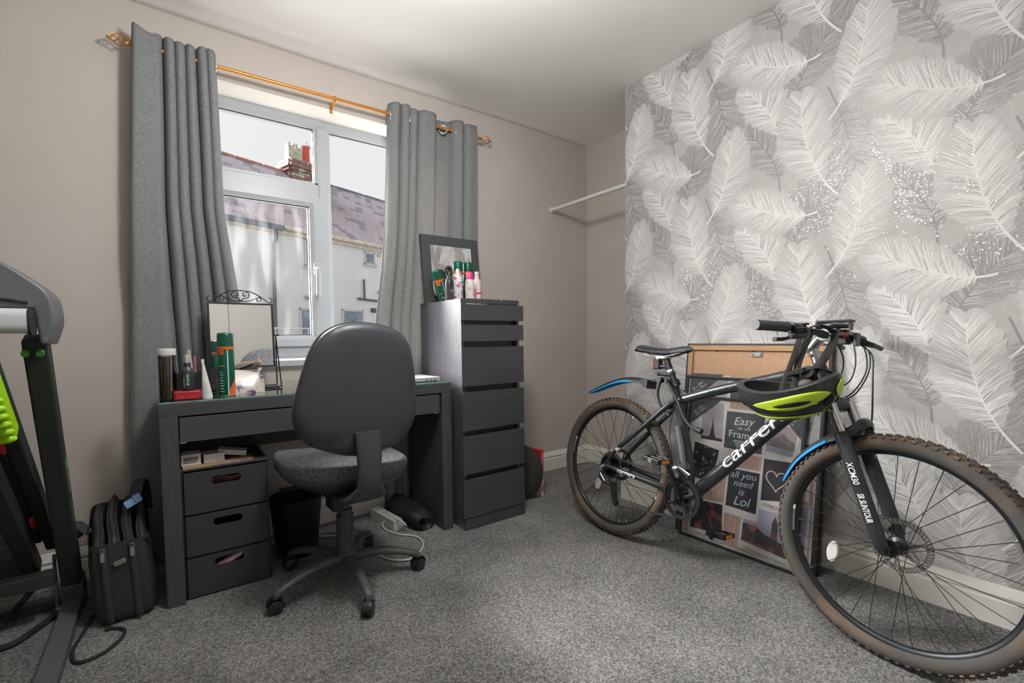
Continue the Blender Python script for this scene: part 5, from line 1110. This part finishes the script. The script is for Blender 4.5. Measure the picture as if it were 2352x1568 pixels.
def hose(pts, r=.0024): return obj('cable', G().tube(spline(pts, 7), r, 7), 'hose_black', bike, smooth=True)
hose([L(.93, 1.0, -.15), L(.952, .975, -.12), L(.967, .905, -.10), L(.958, .845, -.08), L(.93, .822, -.03), L(.88, .815, .01)])
hose([L(.94, .998, -.16), L(.972, .972, -.15), L(.983, .894, -.15), L(.967, .813, -.10), L(.942, .781, -.04), L(.90, .765, .01)])
hose([L(.945, .995, -.17), L(.985, .96, -.15), L(.996, .885, -.13), L(.975, .80, -.08), L(.935, .78, -.02)])
hose([L(.945, .992, -.18), L(.992, .949, -.16), L(1.006, .865, -.14), L(1.022, .74, -.11), L(1.031, .62, -.085), L(1.065, .50, -.075), L(1.085, .41, -.065)], .0028)
hose([L(.915, 1.005, .16), L(.955, .995, .10), L(.975, .93, .03), L(.962, .86, .0), L(.935, .81, .03)])
hose([L(.36, .735, .022), L(.352, .70, .03), L(.335, .55, .030), L(.40, .40, .032), L(.44, .33, .03)], .002)
# -- saddle
def sad(u, v):
    t = u; x = .096+.306*t
    hw_ = float(np.interp(t, [0, .08, .25, .45, .65, .9, 1], [.035, .068, .074, .052, .027, .019, .006])); zc = float(np.interp(t, [0, .1, .3, .55, .8, .95, 1], [.945, .964, .953, .946, .958, .962, .952]))
    e = min(1, (1-t)*9+.05)*min(1, t*14+.1); zc -= .012*(1-e)
    if v < .75: k = v/.75*2-1; return L(x, zc-.030*e*abs(k)**3.2, hw_*k)
    k = 1-(v-.75)/.25*2; return L(x, zc-.030*e-.004*e*(1-abs(k)), hw_*.92*k)
sd = obj('saddle', G().grid(sad, 30, 24), 'saddle_skin', bike, smooth=True, sub=1)
obj('saddle_rail', G().tube(spline([L(.125, .930, .022), L(.17, .912, .022), L(.25, .908, .022), L(.31, .918, .018), L(.37, .938, .008)], 5), .0035, 8).tube(spline([L(.125, .930, -.022), L(.17, .912, -.022), L(.25, .908, -.022), L(.31, .918, -.018), L(.37, .938, -.008)], 5), .0035, 8), 'steel', sd, smooth=True)
obj('seat_post', G().cyl(L(.322, .782), L(.262, .898), .0142, n=18), 'alloy_dark', bike, smooth=True)
obj('saddle_clamp', G().cbox(L(.248, .904), (.05, .055, .014)).cyl(L(.235, .898, -.03), L(.235, .898, .03), .006, n=10), 'steel', bike, bevel=.002)
obj('seat_collar', G().cyl(L(.323, .779), L(.312, .799), .0235, n=20).cyl(L(.30, .795, .02), L(.30, .795, .045), .007, n=10).tube([L(.335, .783, .024), L(.352, .777, .026)], .006, 8), 'alloy_dark', bike, smooth=True)
obj('post_band', G().cyl(L(.292, .838), L(.2875, .847), .0150, n=18), 'decal_white', bike, smooth=True)
rl_ = obj('rear_light', G().prism(rrect(.034, .046, .006), -.014, .014, Matrix(((1, 0, 0, .216), (0, 0, 1, 0), (0, 1, 0, .872), (0, 0, 0, 1)))), 'matt_black', bike, bevel=.003); obj('red_lens', G().prism(rrect(.008, .044, .003), -.0135, .0135, Matrix(((1, 0, 0, .196), (0, 0, 1, 0), (0, 1, 0, .870), (0, 0, 0, 1)))), 'red_lens', rl_, bevel=.002); obj('light_bracket', G().cyl(L(.235, .862), L(.275, .862), .010, n=12), 'black_plastic', rl_, smooth=True)
obj('post_bracket', G().cyl(L(.298, .824), L(.292, .836), .0195, n=18).tube([L(.285, .828), L(.225, .826)], [.010, .007], 10).cyl(L(.222, .826, -.012), L(.222, .826, .012), .009, n=12), 'black_plastic', bike, smooth=True)
# -- mudguards: ribbed blades
def blade(name, path, hw0, hw1, label, split, steer=None):
    P = spline(path, 8); n = len(P)-1
    def fn(sec):
        def f(u, v):
            i = u*n; k = min(int(i), n-1); c = P[k]+(P[k+1]-P[k])*(i-k); d = (P[k+1]-P[k]).normalized(); nn = d.cross(Vector((0, 1, 0))).normalized(); nn = nn if nn.z > 0 else -nn
            w_ = hw0+(hw1-hw0)*u; w_ *= min(1, (1-u)*9+.12) if True else 1; a0, a1 = sec; s = a0+(a1-a0)*v
            drop = .024*abs(s)+(.004*max(0, abs(s)-.62)/.38)
            return c+Vector((0, -s*w_, 0))-nn*drop*(.35+.65*min(1, w_/hw0))
        return f
    top = obj(name, G().grid(fn((-.62, .62)), 40, 8), 'guard_black', bike, smooth=True, solid=.002, label=label)
    for s in (-1, 1):
        for (u0, u1, m_) in ((0, split, 'guard_grey'), (split, 1, 'guard_blue')):
            f0 = fn((s*.62, s*1.0)); obj('side_stripe', G().grid(lambda u, v: f0(u0+(u1-u0)*u, v), 24, 4), m_, top, smooth=True, solid=.002)
    for s in (-.32, 0, .32):
        f1 = fn((s-.03, s+.03)); obj('rib', G().tube([f1(i/40, .5) for i in range(0, 37)], .0022, 6), 'guard_black', top, smooth=True)
    if steer: top.matrix_basis = steer
    return top
rg_ = blade('rear_mudguard', [L(.178, .792), L(.10, .800), L(0, .790), L(-.11, .752), L(-.228, .700)], .040, .018, 'black rear mudguard with a blue edge', .30)
obj('mudguard_arm', G().tube(spline([L(.16, .783), L(.21, .790), L(.258, .795), L(.305, .80)], 4), .0085, 10, flat=(1, 1.4)).prism([(.150, .795), (.192, .792), (.19, .752), (.155, .766)], -.036, .036, Matrix(((1, 0, 0, 0), (0, 0, 1, 0), (0, 1, 0, 0), (0, 0, 0, 1)))), 'black_plastic', rg_, smooth=30)
arc = [L(1.137+.372*math.cos(R(t))*k, .345+.372*math.sin(R(t))*k) for t, k in ((104, 1.0), (118, .99), (132, .985), (146, .985), (161, .985))]
fg = blade('front_mudguard', arc, .040, .018, 'black front mudguard with a blue edge behind the fork', .34, SM)
# -- drivetrain
mat('ring_black', '#232426', .4)
g = G(); nT = 42
pr = []
for i in range(nT*2): pr.append(((.0845 if i % 2 == 0 else .0785)*math.cos(math.pi*i/nT), (.0845 if i % 2 == 0 else .0785)*math.sin(math.pi*i/nT)))
MC = Matrix(((1, 0, 0, .435), (0, 0, -1, 0), (0, 1, 0, .298), (0, 0, 0, 1)))   # local z -> bike right
def ring(g, r0, r1, z0, z1, n=48): return g.lathe([(r0, z0), (r1, z0), (r1, z1), (r0, z1), (r0, z0)], n, MC, caps=False)
ring(g, .070, .080, .050, .053); 
for i in range(nT): a_ = 2*math.pi*i/nT; g.cbox((.0815, 0, .0515), (.006, .005, .003), MC @ Matrix.Rotation(a_, 4, 'Z'))
for i in range(4): a_ = 2*math.pi*i/4+.5; g.cyl(MC @ Vector((.0, .0, .052)), MC @ Vector((.066*math.cos(a_), .066*math.sin(a_), .052)), .010, .007, n=10)
cr_ = obj('crankset', g, 'ring_black', bike, smooth=30)
g = G(); ring(g, .038, .060, .043, .045); ring(g, .030, .048, .036, .038); obj('inner_chainrings', g, 'chain_steel', cr_, smooth=30)
obj('chain_guard', ring(G(), .079, .087, .055, .058), 'ring_black', cr_, smooth=30)
ca = R(111)
def crank(s, a_, ln=.168):
    d = Vector((math.cos(a_), 0, math.sin(a_))); c0 = L(.435, .298, s*.072); c1 = c0+d*ln+Vector((0, -s*.018, 0))
    o = obj('crank_arm', G().tube([c0-d*.014, c0, c0+d*.05, c0+d*.11+Vector((0, -s*.012, 0)), c1, c1+d*.014], [.012, .019, .0155, .0145, .0150, .008], 14, flat=(.62, 1)), 'alloy_dark', cr_, smooth=True)
    obj('axle_bolt', G().cyl(c0, c0+Vector((0, -s*.018, 0)), .010, n=14), 'chrome', cr_, smooth=True); return c1
for s, a_, ph in ((1, ca, R(4)), (-1, ca+math.pi, R(-4))):
    c1 = crank(s, a_); pm = Matrix.Translation(c1+Vector((0, -s*.012, 0))) @ Matrix.Rotation(ph, 4, 'Y')
    pd_ = obj('pedal', G().cyl((0, 0, 0), (0, -s*.095, 0), .008, n=12), 'alloy_dark', bike, smooth=True); pd_.matrix_basis = pm
    g = G()
    for x in (-.042, .034): g.box((x, min(-s*.012, -s*.098), -.011), (x+.008, max(-s*.012, -s*.098), .011))
    for y in (-s*.014, -s*.054, -s*.096): g.box((-.042, y-.005, -.010), (.042, y+.005, .010))
    obj('pedal_cage', g, 'ring_black', pd_, bevel=.003)
    for x in (-.0445, .0445): obj('pedal_reflector', G().cbox((x, -s*.055, 0), (.004, .046, .014)), 'orange_reflector', pd_, bevel=.001)
    obj('pedal_cap', G().cyl((0, -s*.095, 0), (0, -s*.103, 0), .011, n=14), 'grip_end', pd_, smooth=True)
g = G()
for k in range(7):
    r = .023+.0052*k; y = .050-.0042*k
    for i in range(18): a_ = 2*math.pi*i/18+k*.1; g.cbox((r, 0, y), (.006, .004, .0016), Matrix(((1, 0, 0, 0), (0, 0, -1, 0), (0, 1, 0, .345), (0, 0, 0, 1))) @ Matrix.Rotation(a_, 4, 'Z'))
    g.lathe([(.012, y-.0008), (r-.001, y-.0008), (r-.001, y+.0008), (.012, y+.0008)], 30, Matrix(((1, 0, 0, 0), (0, 0, -1, 0), (0, 1, 0, .345), (0, 0, 0, 1))))
cas = obj('cassette', g, 'alloy_dark', bike)
obj('spoke_guard', G().lathe([(.03, .0185), (.066, .0185), (.068, .0200), (.066, .0205), (.03, .0205)], 40, Matrix(((1, 0, 0, 0), (0, 0, -1, 0), (0, 1, 0, .345), (0, 0, 0, 1)))), 'guard_grey', cas, smooth=True)
obj('quick_release', G().cyl(L(0, .345, .062), L(0, .345, .078), .011, n=14).tube([L(0, .345, .078), L(-.01, .33, .085)], .006, 8), 'steel', bike, smooth=True)
dl = obj('derailleur', G().tube(spline([L(.008, .325, .068), L(-.008, .300, .082), L(.018, .275, .088), L(.048, .262, .072)], 5), [.009]*5+[.012]*6+[.010]*5, 12).cyl(L(.008, .328, .060), L(.008, .328, .080), .010, n=14), 'ring_black', bike, smooth=True)
obj('derailleur_plate', G().tube([L(-.004, .303, .094), L(.030, .272, .096)], [.007, .008], 10, flat=(1, .5)), 'steel', dl, smooth=True)
PU, PL = L(.058, .258, .056), L(.080, .178, .056)
obj('derailleur_cage', G().tube([PU+Vector((0, -.008, .012)), PU+Vector((0, -.008, 0)), PL+Vector((0, -.008, 0)), PL+Vector((0, -.008, -.014))], [.009, .014, .013, .006], 12, flat=(1, .25)).tube([PU+Vector((0, .006, .012)), PL+Vector((0, .006, -.014))], [.010, .008], 10, flat=(1, .25)), 'ring_black', dl, smooth=True)
for c_ in (PU, PL): obj('jockey_wheel', G().lathe([(.004, -.003), (.017, -.003), (.017, .003), (.004, .003)], 22, Matrix.Translation(c_) @ Matrix.Rotation(R(90), 4, 'X')), 'matt_black', dl, smooth=30)
def chain(pts, n):
    P = [Vector(p) for p in pts]; g = G(); acc = [0]
    for i in range(len(P)-1): acc.append(acc[-1]+(P[i+1]-P[i]).length)
    step = .0127; k = 0
    while k*step < acc[-1]:
        t = k*step; i = max(j for j in range(len(acc)) if acc[j] <= t+1e-9); i = min(i, len(P)-2); d = (P[i+1]-P[i]).normalized(); c_ = P[i]+d*(t-acc[i])
        Mx = frameM(c_, d, Vector((0, -1, 0))); w_ = .0034 if k % 2 else .0024
        for s in (-1, 1): g.cbox((.0063, s*w_, 0), (.0155, .001, .0075), Mx)
        g.cyl(Mx @ Vector((0, -.004, 0)), Mx @ Vector((0, .004, 0)), .0036, n=6); k += 1
    return g
CR = .0825; top_a = [L(.435+CR*math.cos(R(t)), .298+CR*math.sin(R(t)), .052) for t in range(105, -95, -15)]
cass_top = [L(.048*math.cos(R(t)), .345+.048*math.sin(R(t)), .040) for t in range(200, 95, -15)]
ch_pts = [PU+Vector((-.016, 0, .0))]+[L(-.045, .34, .042)]+cass_top+top_a+[PL+Vector((.0, 0, -.016)), PL+Vector((-.016, 0, 0)), PU+Vector((.014, 0, 0))]
obj('chain', chain(ch_pts, 0), 'chain_steel', bike)
obj('front_derailleur', G().tube(spline([L(.36, .40, .045), L(.40, .415, .050), L(.46, .395, .050)], 5), [.010]*11, 10, flat=(1.5, .5)).cyl(L(.418, .43, -.02), L(.418, .43, .03), .022, n=16), 'steel', bike, smooth=True)
# -- cable lock wound on the seat tube
obj('cable_lock', G().tube(spline([L(.262, .795, .028), L(.252, .74, .03), L(.268, .69, .03), L(.300, .655, .03), L(.33, .64, .034)], 6), .0062, 8).tube(spline([L(.262, .797, .028), L(.285, .812, .030), L(.325, .760, .032), L(.37, .70, .034), L(.405, .64, .036), L(.445, .605, .036), L(.478, .598, .036)], 6), .0072, 8).cyl(L(.470, .600, .036), L(.492, .594, .036), .013, n=14).cyl(L(.258, .797, .016), L(.258, .797, .042), .013, n=14), 'hose_black', bike, smooth=True)
obj('lock_sleeve', G().tube([L(.372, .60, .030), L(.40, .52, .032), L(.425, .42, .034)], [.013, .014, .012], 12), 'guard_grey', bike, smooth=True)
# ---------------------------------------------------------------- helmet hung on the bars by its straps
mat('helmet_black', '#2b2a29', .35, noise=(40, 3, .5, .8), col2='#3a3734'); mat('helmet_lime', '#b4cf35', .35); mat('helmet_foam', '#1a1a1a', .85, bump=(150, .3, .001)); mat('strap_web', '#2c2c2d', .8, bump=(700, .4, .001)); mat('dust_grey', '#4a4643', .6)
HMt = BM @ Matrix.Translation(L(.862, .822, .140)) @ Matrix.Rotation(R(-5), 4, 'Y') @ Matrix.Rotation(R(13), 4, 'X')
hel = thing('cycle_helmet', 'black and lime green cycle helmet hanging upside down from the handlebar', 'helmet', M=HMt)
HA, HB, HC = .158, .108, .122
def hp(th, ph, k=1.0):
    c_, s_ = math.cos(th), math.sin(th); cp, sp = math.cos(ph), math.sin(ph)
    rim = .016*math.cos(2*th)+.010*math.cos(th)*1.0
    taper = 1-.10*c_
    x = HA*k*c_*cp**.85*(1+.05*(c_ < 0)); y = HB*k*taper*s_*cp**.85; z = -HC*k*sp**.9+rim*(1-ph/(math.pi/2))
    return Vector((x, y, z))
obj('shell', G().grid(lambda u, v: hp(2*math.pi*u, v*math.pi/2*.999), 64, 18, cu=True), 'helmet_black', hel, smooth=True)
obj('foam_liner', G().grid(lambda u, v: hp(2*math.pi*u, v*math.pi/2*.999, .84)+Vector((0, 0, .002)), 48, 12, cu=True), 'helmet_foam', hel, smooth=True)
obj('shell_edge', G().grid(lambda u, v: hp(2*math.pi*u, 0, 1-.16*v)+Vector((0, 0, .006*math.sin(math.pi*v))), 64, 6, cu=True), 'helmet_black', hel, smooth=True)
def patch(nm, t0, t1, mid, half, m, off, parent, skew=0., nu=28, nv=6):
    """almond shaped panel following the shell; angles in degrees"""
    def f(u, v):
        th = R(t0+(t1-t0)*u); w_ = half*(math.sin(math.pi*min(1, max(0, u)))**.8); ph = R(mid+skew*(u-.5)+(v*2-1)*w_); return hp(th, max(.01, ph), 1+off)
    return obj(nm, G().grid(f, nu, nv), m, parent, smooth=True, solid=.003, offset=1)
for s in (-1, 1):
    sp_ = patch('side_panel', -118 if s > 0 else 24, -24 if s > 0 else 118, 19, 12.5, 'helmet_lime', .012, hel, -4*s)
    t0, t1 = ((-92, -50) if s > 0 else (50, 92))
    patch('vent', t0, t1, 20.5, 4.0, 'helmet_foam', .036, sp_)
    patch('vent_lip', t0-8, t1+8, 25.8, 1.5, 'helmet_lime', .040, sp_)
    lb = patch('lower_band', (-172 if s > 0 else 8), (-8 if s > 0 else 172), 56, 7, 'helmet_lime', .010, hel)
    patch('slot', (-105 if s > 0 else 60), (-60 if s > 0 else 105), 56, 1.6, 'helmet_black', .026, lb)
    patch('rear_vent', (-30 if s > 0 else 14), (-14 if s > 0 else 30), 30, 9, 'helmet_foam', .008, hel); patch('front_vent', (-172 if s > 0 else 152), (-152 if s > 0 else 172), 28, 8, 'helmet_foam', .008, hel)
patch('nose_stripe', -14, 14, 16, 12, 'helmet_lime', .010, hel)
Hi = HMt.inverted()
def BL(u, w, s): return Hi @ (BM @ L(u, w, s))
def web(nm, pts, w_=.010, up=(0, 1, 0)): return obj(nm, G().tube(spline(pts, 6), w_, 8, flat=(.16, 1), up=up), 'strap_web', hel, smooth=True)
web('chin_strap', [BL(.925, 1.006, .165), BL(.912, .975, .185), BL(.888, .90, .175), BL(.858, .835, .150), BL(.84, .785, .135)], .009)
web('chin_strap', [BL(.930, 1.003, .155), BL(.918, .95, .165), BL(.902, .89, .165), BL(.89, .83, .15), BL(.885, .79, .145)], .011)
web('chin_strap', [BL(.958, 1.002, .06), BL(.968, .97, .085), BL(.955, .91, .115), BL(.935, .865, .13), BL(.93, .82, .13)], .013)
web('strap_loop', [BL(.925, 1.006, .165), BL(.940, 1.022, .13), BL(.955, 1.012, .085), BL(.958, 1.002, .06)], .011, (0, 0, 1))
for k in range(3): obj('strap_slide', G().cbox(BL(.885+.014*k, .853+.007*k, .170), (.022, .012, .016)), 'black_plastic', hel, bevel=.002)
obj('fit_dial', G().lathe([(.0195, 0), (.021, .004), (.021, .010), (.018, .014), (.0005, .015)], 18, Matrix.Translation(BL(.930, .862, .150)) @ Matrix.Rotation(R(75), 4, 'X')), 'black_plastic', hel, smooth=30)
obj('fit_cradle', G().tube(spline([BL(.875, .848, .168), BL(.905, .858, .165), BL(.945, .878, .145), BL(.975, .868, .11), BL(.985, .86, .08)], 5), .016, 8, flat=(.25, 1), up=(0, 0, 1)).tube(spline([BL(.945, .86, .14), BL(.95, .84, .14), BL(.952, .82, .14)], 4), .012, 8, flat=(.3, 1)), 'black_plastic', hel, smooth=True)
obj('foam_pad', G().ball(BL(.925, .822, .15), .025, .015, .02), 'dust_grey', hel, smooth=True)

# ---------------------------------------------------------------- picture frames leaning on the chimney breast
mat('hardboard', '#b28d6c', .7, noise=(60, 3), col2='#bb9676'); mat('pine_edge', '#b9946f', .65, noise=(10, 4, .4, .6, (1, 20, 20)), col2='#a8825c'); mat('frame_black', '#2c2c2e', .45)
mat('paper_white', '#cfcdcb', .6); mat('wood_paper', '#a98f83', .6, noise=(14, 4, .4, .6, (8, 1, 1)), col2='#b89e92')
def lean(x0, y0, deg):
    return frameM((x0, y0, .0), (0, -1, 0), (math.sin(R(deg)), 0, math.cos(R(deg))))
# A: turned round, showing its hardboard back
fa = thing('picture_frame', 'large frame turned to show its brown hardboard back', 'picture frame', M=lean(2.165, 1.408, 6.3), group='frames leaning on the wallpaper')
W, Hh = .655, .965
for lo, hi in (((0, 0), (.010, Hh)), ((W-.010, 0), (W, Hh)), ((.010, Hh-.010), (W-.010, Hh)), ((.010, 0), (W-.010, .010))): obj('outer_edge', G().box((*lo, -.026), (*hi, -.002)), 'frame_black', fa, bevel=.001)
for lo, hi in (((.010, .010), (.034, Hh-.010)), ((W-.034, .010), (W-.010, Hh-.010)), ((.034, Hh-.034), (W-.034, Hh-.010)), ((.034, .010), (W-.034, .034))): obj('pine_rebate', G().box((*lo, -.022), (*hi, 0)), 'pine_edge', fa, bevel=.001)
obj('back_board', G().box((.034, .034, -.018), (W-.034, Hh-.034, -.012)), 'hardboard', fa)
for x, y in ((.0345, .22), (.0345, .5), (.0345, .78), (W-.0405, .22), (W-.0405, .5), (W-.0405, .78)): obj('bend_tab', G().box((x, y, -.012), (x+.006, y+.012, -.0105)), 'frame_black', fa)
for x in (.15, .33, .5): obj('bend_tab', G().box((x, Hh-.0405, -.012), (x+.012, Hh-.0345, -.0105)), 'frame_black', fa)
obj('hanger', G().box((.325, Hh-.062, -.012), (.375, Hh-.042, -.006)).box((.33, Hh-.058, -.006), (.335, Hh-.046, -.002)).box((.365, Hh-.058, -.006), (.37, Hh-.046, -.002)), 'steel', fa, bevel=.001)
# print helpers
def P_(name, col, **kw): return mat(name, col, .55, **kw)
P_('ph_sky', '#8f8a8c', noise=(6, 4), col2='#b5b0b0'); P_('ph_dark', '#33343a', noise=(40, 3), col2='#3d3e45'); P_('ph_bokeh', '#2e2f33', noise=(70, 1, .60, .68), col2='#a59a90'); P_('ph_town', '#6c6668', noise=(30, 5), col2='#8b8184'); P_('ph_lilac', '#9a9aac', noise=(5, 3), col2='#b3b1bd'); P_('ph_bus', '#2e2a2c', noise=(22, 4, .52, .66), col2='#8b4a48'); P_('ph_street', '#4a4548', noise=(24, 4, .5, .7), col2='#a0685c'); P_('ph_dusk', '#a99a9c', noise=(4, 3), col2='#8f8490'); P_('ph_green', '#5f7a48', noise=(20, 4), col2='#3c4a35'); P_('slate_card', '#45484e', noise=(30, 3), col2='#4c4f55'); P_('neon_print', '#b9ccd3'); P_('heart_print', '#d8c0bf'); P_('caption_ink', '#5f5c5c')
def collage(fr, W, Hh, z, full):
    """the printed insert: overlapping polaroids, coordinates in metres from the lower left corner of the frame"""
    S = W/.53; lay = [z]
    ins = obj('printed_insert', G().box((.012, .012, z-.002), (W-.012, Hh-.012, z)), 'paper_white', fr)
    def quad(nm, pts, m, par=ins):
        lay[0] += .00012; n = len(pts); return obj(nm, G().add([(x*S, y*S, lay[0]) for x, y in pts], [tuple(range(n))]), m, par)
    def pol(pts, m, b=(.010, .034)):
        (x0, y0), (x1, y1), (x2, y2), (x3, y3) = pts; ux, uy = Vector((x1-x0, y1-y0)).normalized(); vx, vy = Vector((x0-x3, y0-y3)).normalized()
        e = b[0]; f = b[1]
        quad('polaroid_card', [(x0-ux*e+vx*e, y0-uy*e+vy*e), (x1+ux*e+vx*e, y1+uy*e+vy*e), (x2+ux*e-vx*f, y2+uy*e-vy*f), (x3-ux*e-vx*f, y3-uy*e-vy*f)][::-1], 'paper_white')
        return quad('polaroid_print', pts[::-1], m)
    quad('wood_strip', [(.205, .655), (.36, .655), (.36, .685), (.205, .685)], 'wood_paper'); quad('wood_strip', [(.02, .02), (.51, .02), (.51, .40), (.02, .40)], 'wood_paper'); quad('wood_strip', [(.24, .385), (.37, .385), (.37, .46), (.24, .46)], 'wood_paper')
    pol([(.073, .674), (.180, .676), (.182, .492), (.075, .492)], 'ph_sky')
    quad('tower_print', [(.108, .500), (.120, .52), (.127, .56), (.1295, .60), (.1305, .625), (.1318, .60), (.135, .56), (.142, .52), (.154, .500)], 'ph_dark'); quad('ground_print', [(.075, .492), (.182, .492), (.182, .505), (.075, .508)], 'ph_dark')
    pol([(.386, .613), (.506, .603), (.487, .478), (.379, .487)], 'ph_dusk'); quad('town_print', [(.380, .530), (.40, .540), (.43, .560), (.445, .572), (.46, .556), (.495, .535), (.492, .505), (.381, .512)], 'ph_town'); quad('river_print', [(.379, .487), (.487, .478), (.490, .506), (.380, .512)], 'ph_lilac')
    pol([(.046, .472), (.172, .449), (.150, .289), (.035, .299)], 'ph_bokeh')
    pol([(.376, .452), (.490, .456), (.490, .290), (.374, .268)], 'ph_dark')
    g = G()
    def ht(t): t = R(t); return (.432*S+.042*S*(math.sin(t)**3), .368*S+.0030*S*(13*math.cos(t)-5*math.cos(2*t)-2*math.cos(3*t)-math.cos(4*t)))
    lay[0] += .0001
    for i in range(72):
        (x0, y0), (x1, y1) = ht(5*i), ht(5*i+5); nx, ny = -(y1-y0), x1-x0; q = math.hypot(nx, ny)+1e-9; w_ = .0022*S
        g.add([(x0-nx/q*w_, y0-ny/q*w_, lay[0]), (x0+nx/q*w_, y0+ny/q*w_, lay[0]), (x1+nx/q*w_, y1+ny/q*w_, lay[0]), (x1-nx/q*w_, y1-ny/q*w_, lay[0])], [(0, 1, 2, 3)])
    obj('heart_print', g, 'heart_print', ins)
    pol([(.060, .190), (.208, .200), (.215, .062), (.055, .050)], 'ph_bus')
    pol([(.312, .225), (.500, .235), (.495, .050), (.302, .068)], 'ph_lilac', (.010, .036)); quad('street_print', [(.303, .07), (.495, .052), (.497, .10), (.40, .125), (.36, .15), (.306, .15)], 'ph_street'); quad('clock_tower_print', [(.425, .10), (.452, .10), (.452, .185), (.440, .215), (.428, .185)], 'ph_street')
    pol([(.196, .642), (.369, .644), (.364, .467), (.193, .469)], 'slate_card', (.010, .012))
    pol([(.228, .378), (.364, .382), (.359, .200), (.222, .204)], 'ph_dark')
    for pts in ([(.016, .69), (.163, .69), (.016, .56)], [(.514, .69), (.514, .56), (.40, .69)]): quad('corner_flash', [p for p in pts][::-1], 'slate_card')
    tz = lay[0]+.0002
    def T(body, size, x, y, m, rz=0, al='LEFT', **kw): text('lettering', body, size*S, m, ins, Matrix.Translation((x*S, y*S, tz)) @ Matrix.Rotation(R(rz), 4, 'Z'), extrude=0, align=al, **kw)
    T('Easy', .052, .275, .585, 'paper_white', 4, 'CENTER', shear=.35); T('to use', .022, .282, .563, 'paper_white', 0, 'CENTER'); T('Frames', .047, .210, .524, 'paper_white')
    for k in range(4): obj('text_line', G().add([((.235+.006*k)*S, (.507-.010*k)*S, tz), ((.325-.006*k)*S, (.507-.010*k)*S, tz), ((.325-.006*k)*S, (.511-.010*k)*S, tz), ((.235+.006*k)*S, (.511-.010*k)*S, tz)], [(0, 1, 2, 3)]), 'paper_white', ins)
    for k, (b_, x_) in enumerate((('all you', .234), ('need', .250), ('is', .275), ('Lol', .255))): T(b_, .044 if k < 3 else .058, x_, (.340, .303, .266, .218)[k], 'neon_print', 3, shear=.3)
    T('Making', .016, .09, .027, 'caption_ink', 3, shear=.4); T('Collage your', .016, .385, .247, 'caption_ink', 5, shear=.4); T('Display landscape or Portrait', .015, .315, .036, 'caption_ink', -4, shear=.4)
    T('20 x 28in\n50 x 70cm', .016, .032, .612, 'paper_white', 41); T('20 x 28in\n50 x 70cm', .016, .447, .672, 'paper_white', -49)
def glazed(name, label, M, W, Hh, t, full):
    f = thing(name, label, 'picture frame', M=M, group='frames leaning on the wallpaper')
    for lo, hi in (((0, 0), (.012, Hh)), ((W-.012, 0), (W, Hh)), ((.012, Hh-.012), (W-.012, Hh)), ((.012, 0), (W-.012, .012))): obj('moulding', G().box((*lo, -t), (*hi, 0)), 'frame_black', f, bevel=.0015)
    obj('backing', G().box((.012, .012, -t+.002), (W-.012, Hh-.012, -.0125)), 'hardboard', f)
    collage(f, W, Hh, -.010, full); obj('glass', G().box((.012, .012, -.0045), (W-.012, Hh-.012, -.003)), 'picture_glass', f)
    return f
glazed('picture_frame', 'black collage frame partly hidden behind the front collage frame', lean(2.132, 1.385, 7.0), .625, .802, .022, False)
glazed('picture_frame', 'front black collage frame with polaroid prints behind the bike', lean(2.100, 1.347, 7.4), .532, .707, .022, True)

# ---------------------------------------------------------------- behind the chest
mat('felt_brown', '#2f2b28', .75, bump=(200, .2, .001)); mat('game_red', '#c0282b', .5); mat('game_white', '#cfccc8', .5)
hn = Vector((-.6, -.8, .10)).normalized(); hx = Vector((.8, -.6, 0)); hy = hn.cross(hx).normalized(); hy = hy if hy.z > 0 else -hy
hM = frameM((1.785, 2.212, .170), hx, hy)
bd = thing('round_tray', 'dark brown oval tray standing on edge beside the chest of drawers', 'tray', M=hM)
sg = 1 if (hM.to_3x3() @ Vector((0, 0, 1))).dot(hn) > 0 else -1
obj('disc', G().lathe([(.0005, sg*.030), (.5, sg*.028), (.8, sg*.020), (.95, sg*.008), (1.0, 0), (.95, -sg*.004), (.0005, -sg*.004)], 48, Matrix.Diagonal((.132, .166, 1, 1)), caps=False), 'felt_brown', bd, smooth=True)
obj('badge', G().prism(rrect(.032, .012, .002), sg*.018, sg*.021, Matrix.Translation((.085, .055, 0))), 'matt_black', bd)
bk = thing('board_game_box', 'red and white game box standing behind the oval tray', 'box', (1.922, 2.178, 0), R(4))
obj('box_spine', G().box((-.011, 0, 0), (.011, .004, .292)), 'game_white', bk); obj('box_body', G().box((-.0112, .004, 0), (.0112, .27, .292)), 'game_white', bk, bevel=.001)
obj('red_print', G().box((-.0115, -.0005, .15), (.0115, .12, .2922)), 'game_red', bk)
obj('spine_print', G().box((-.003, -.0009, .19), (.003, -.0005, .275)), 'game_white', bk); obj('spine_print', G().box((-.004, -.0009, .03), (.004, 0, .062)), 'game_red', bk)
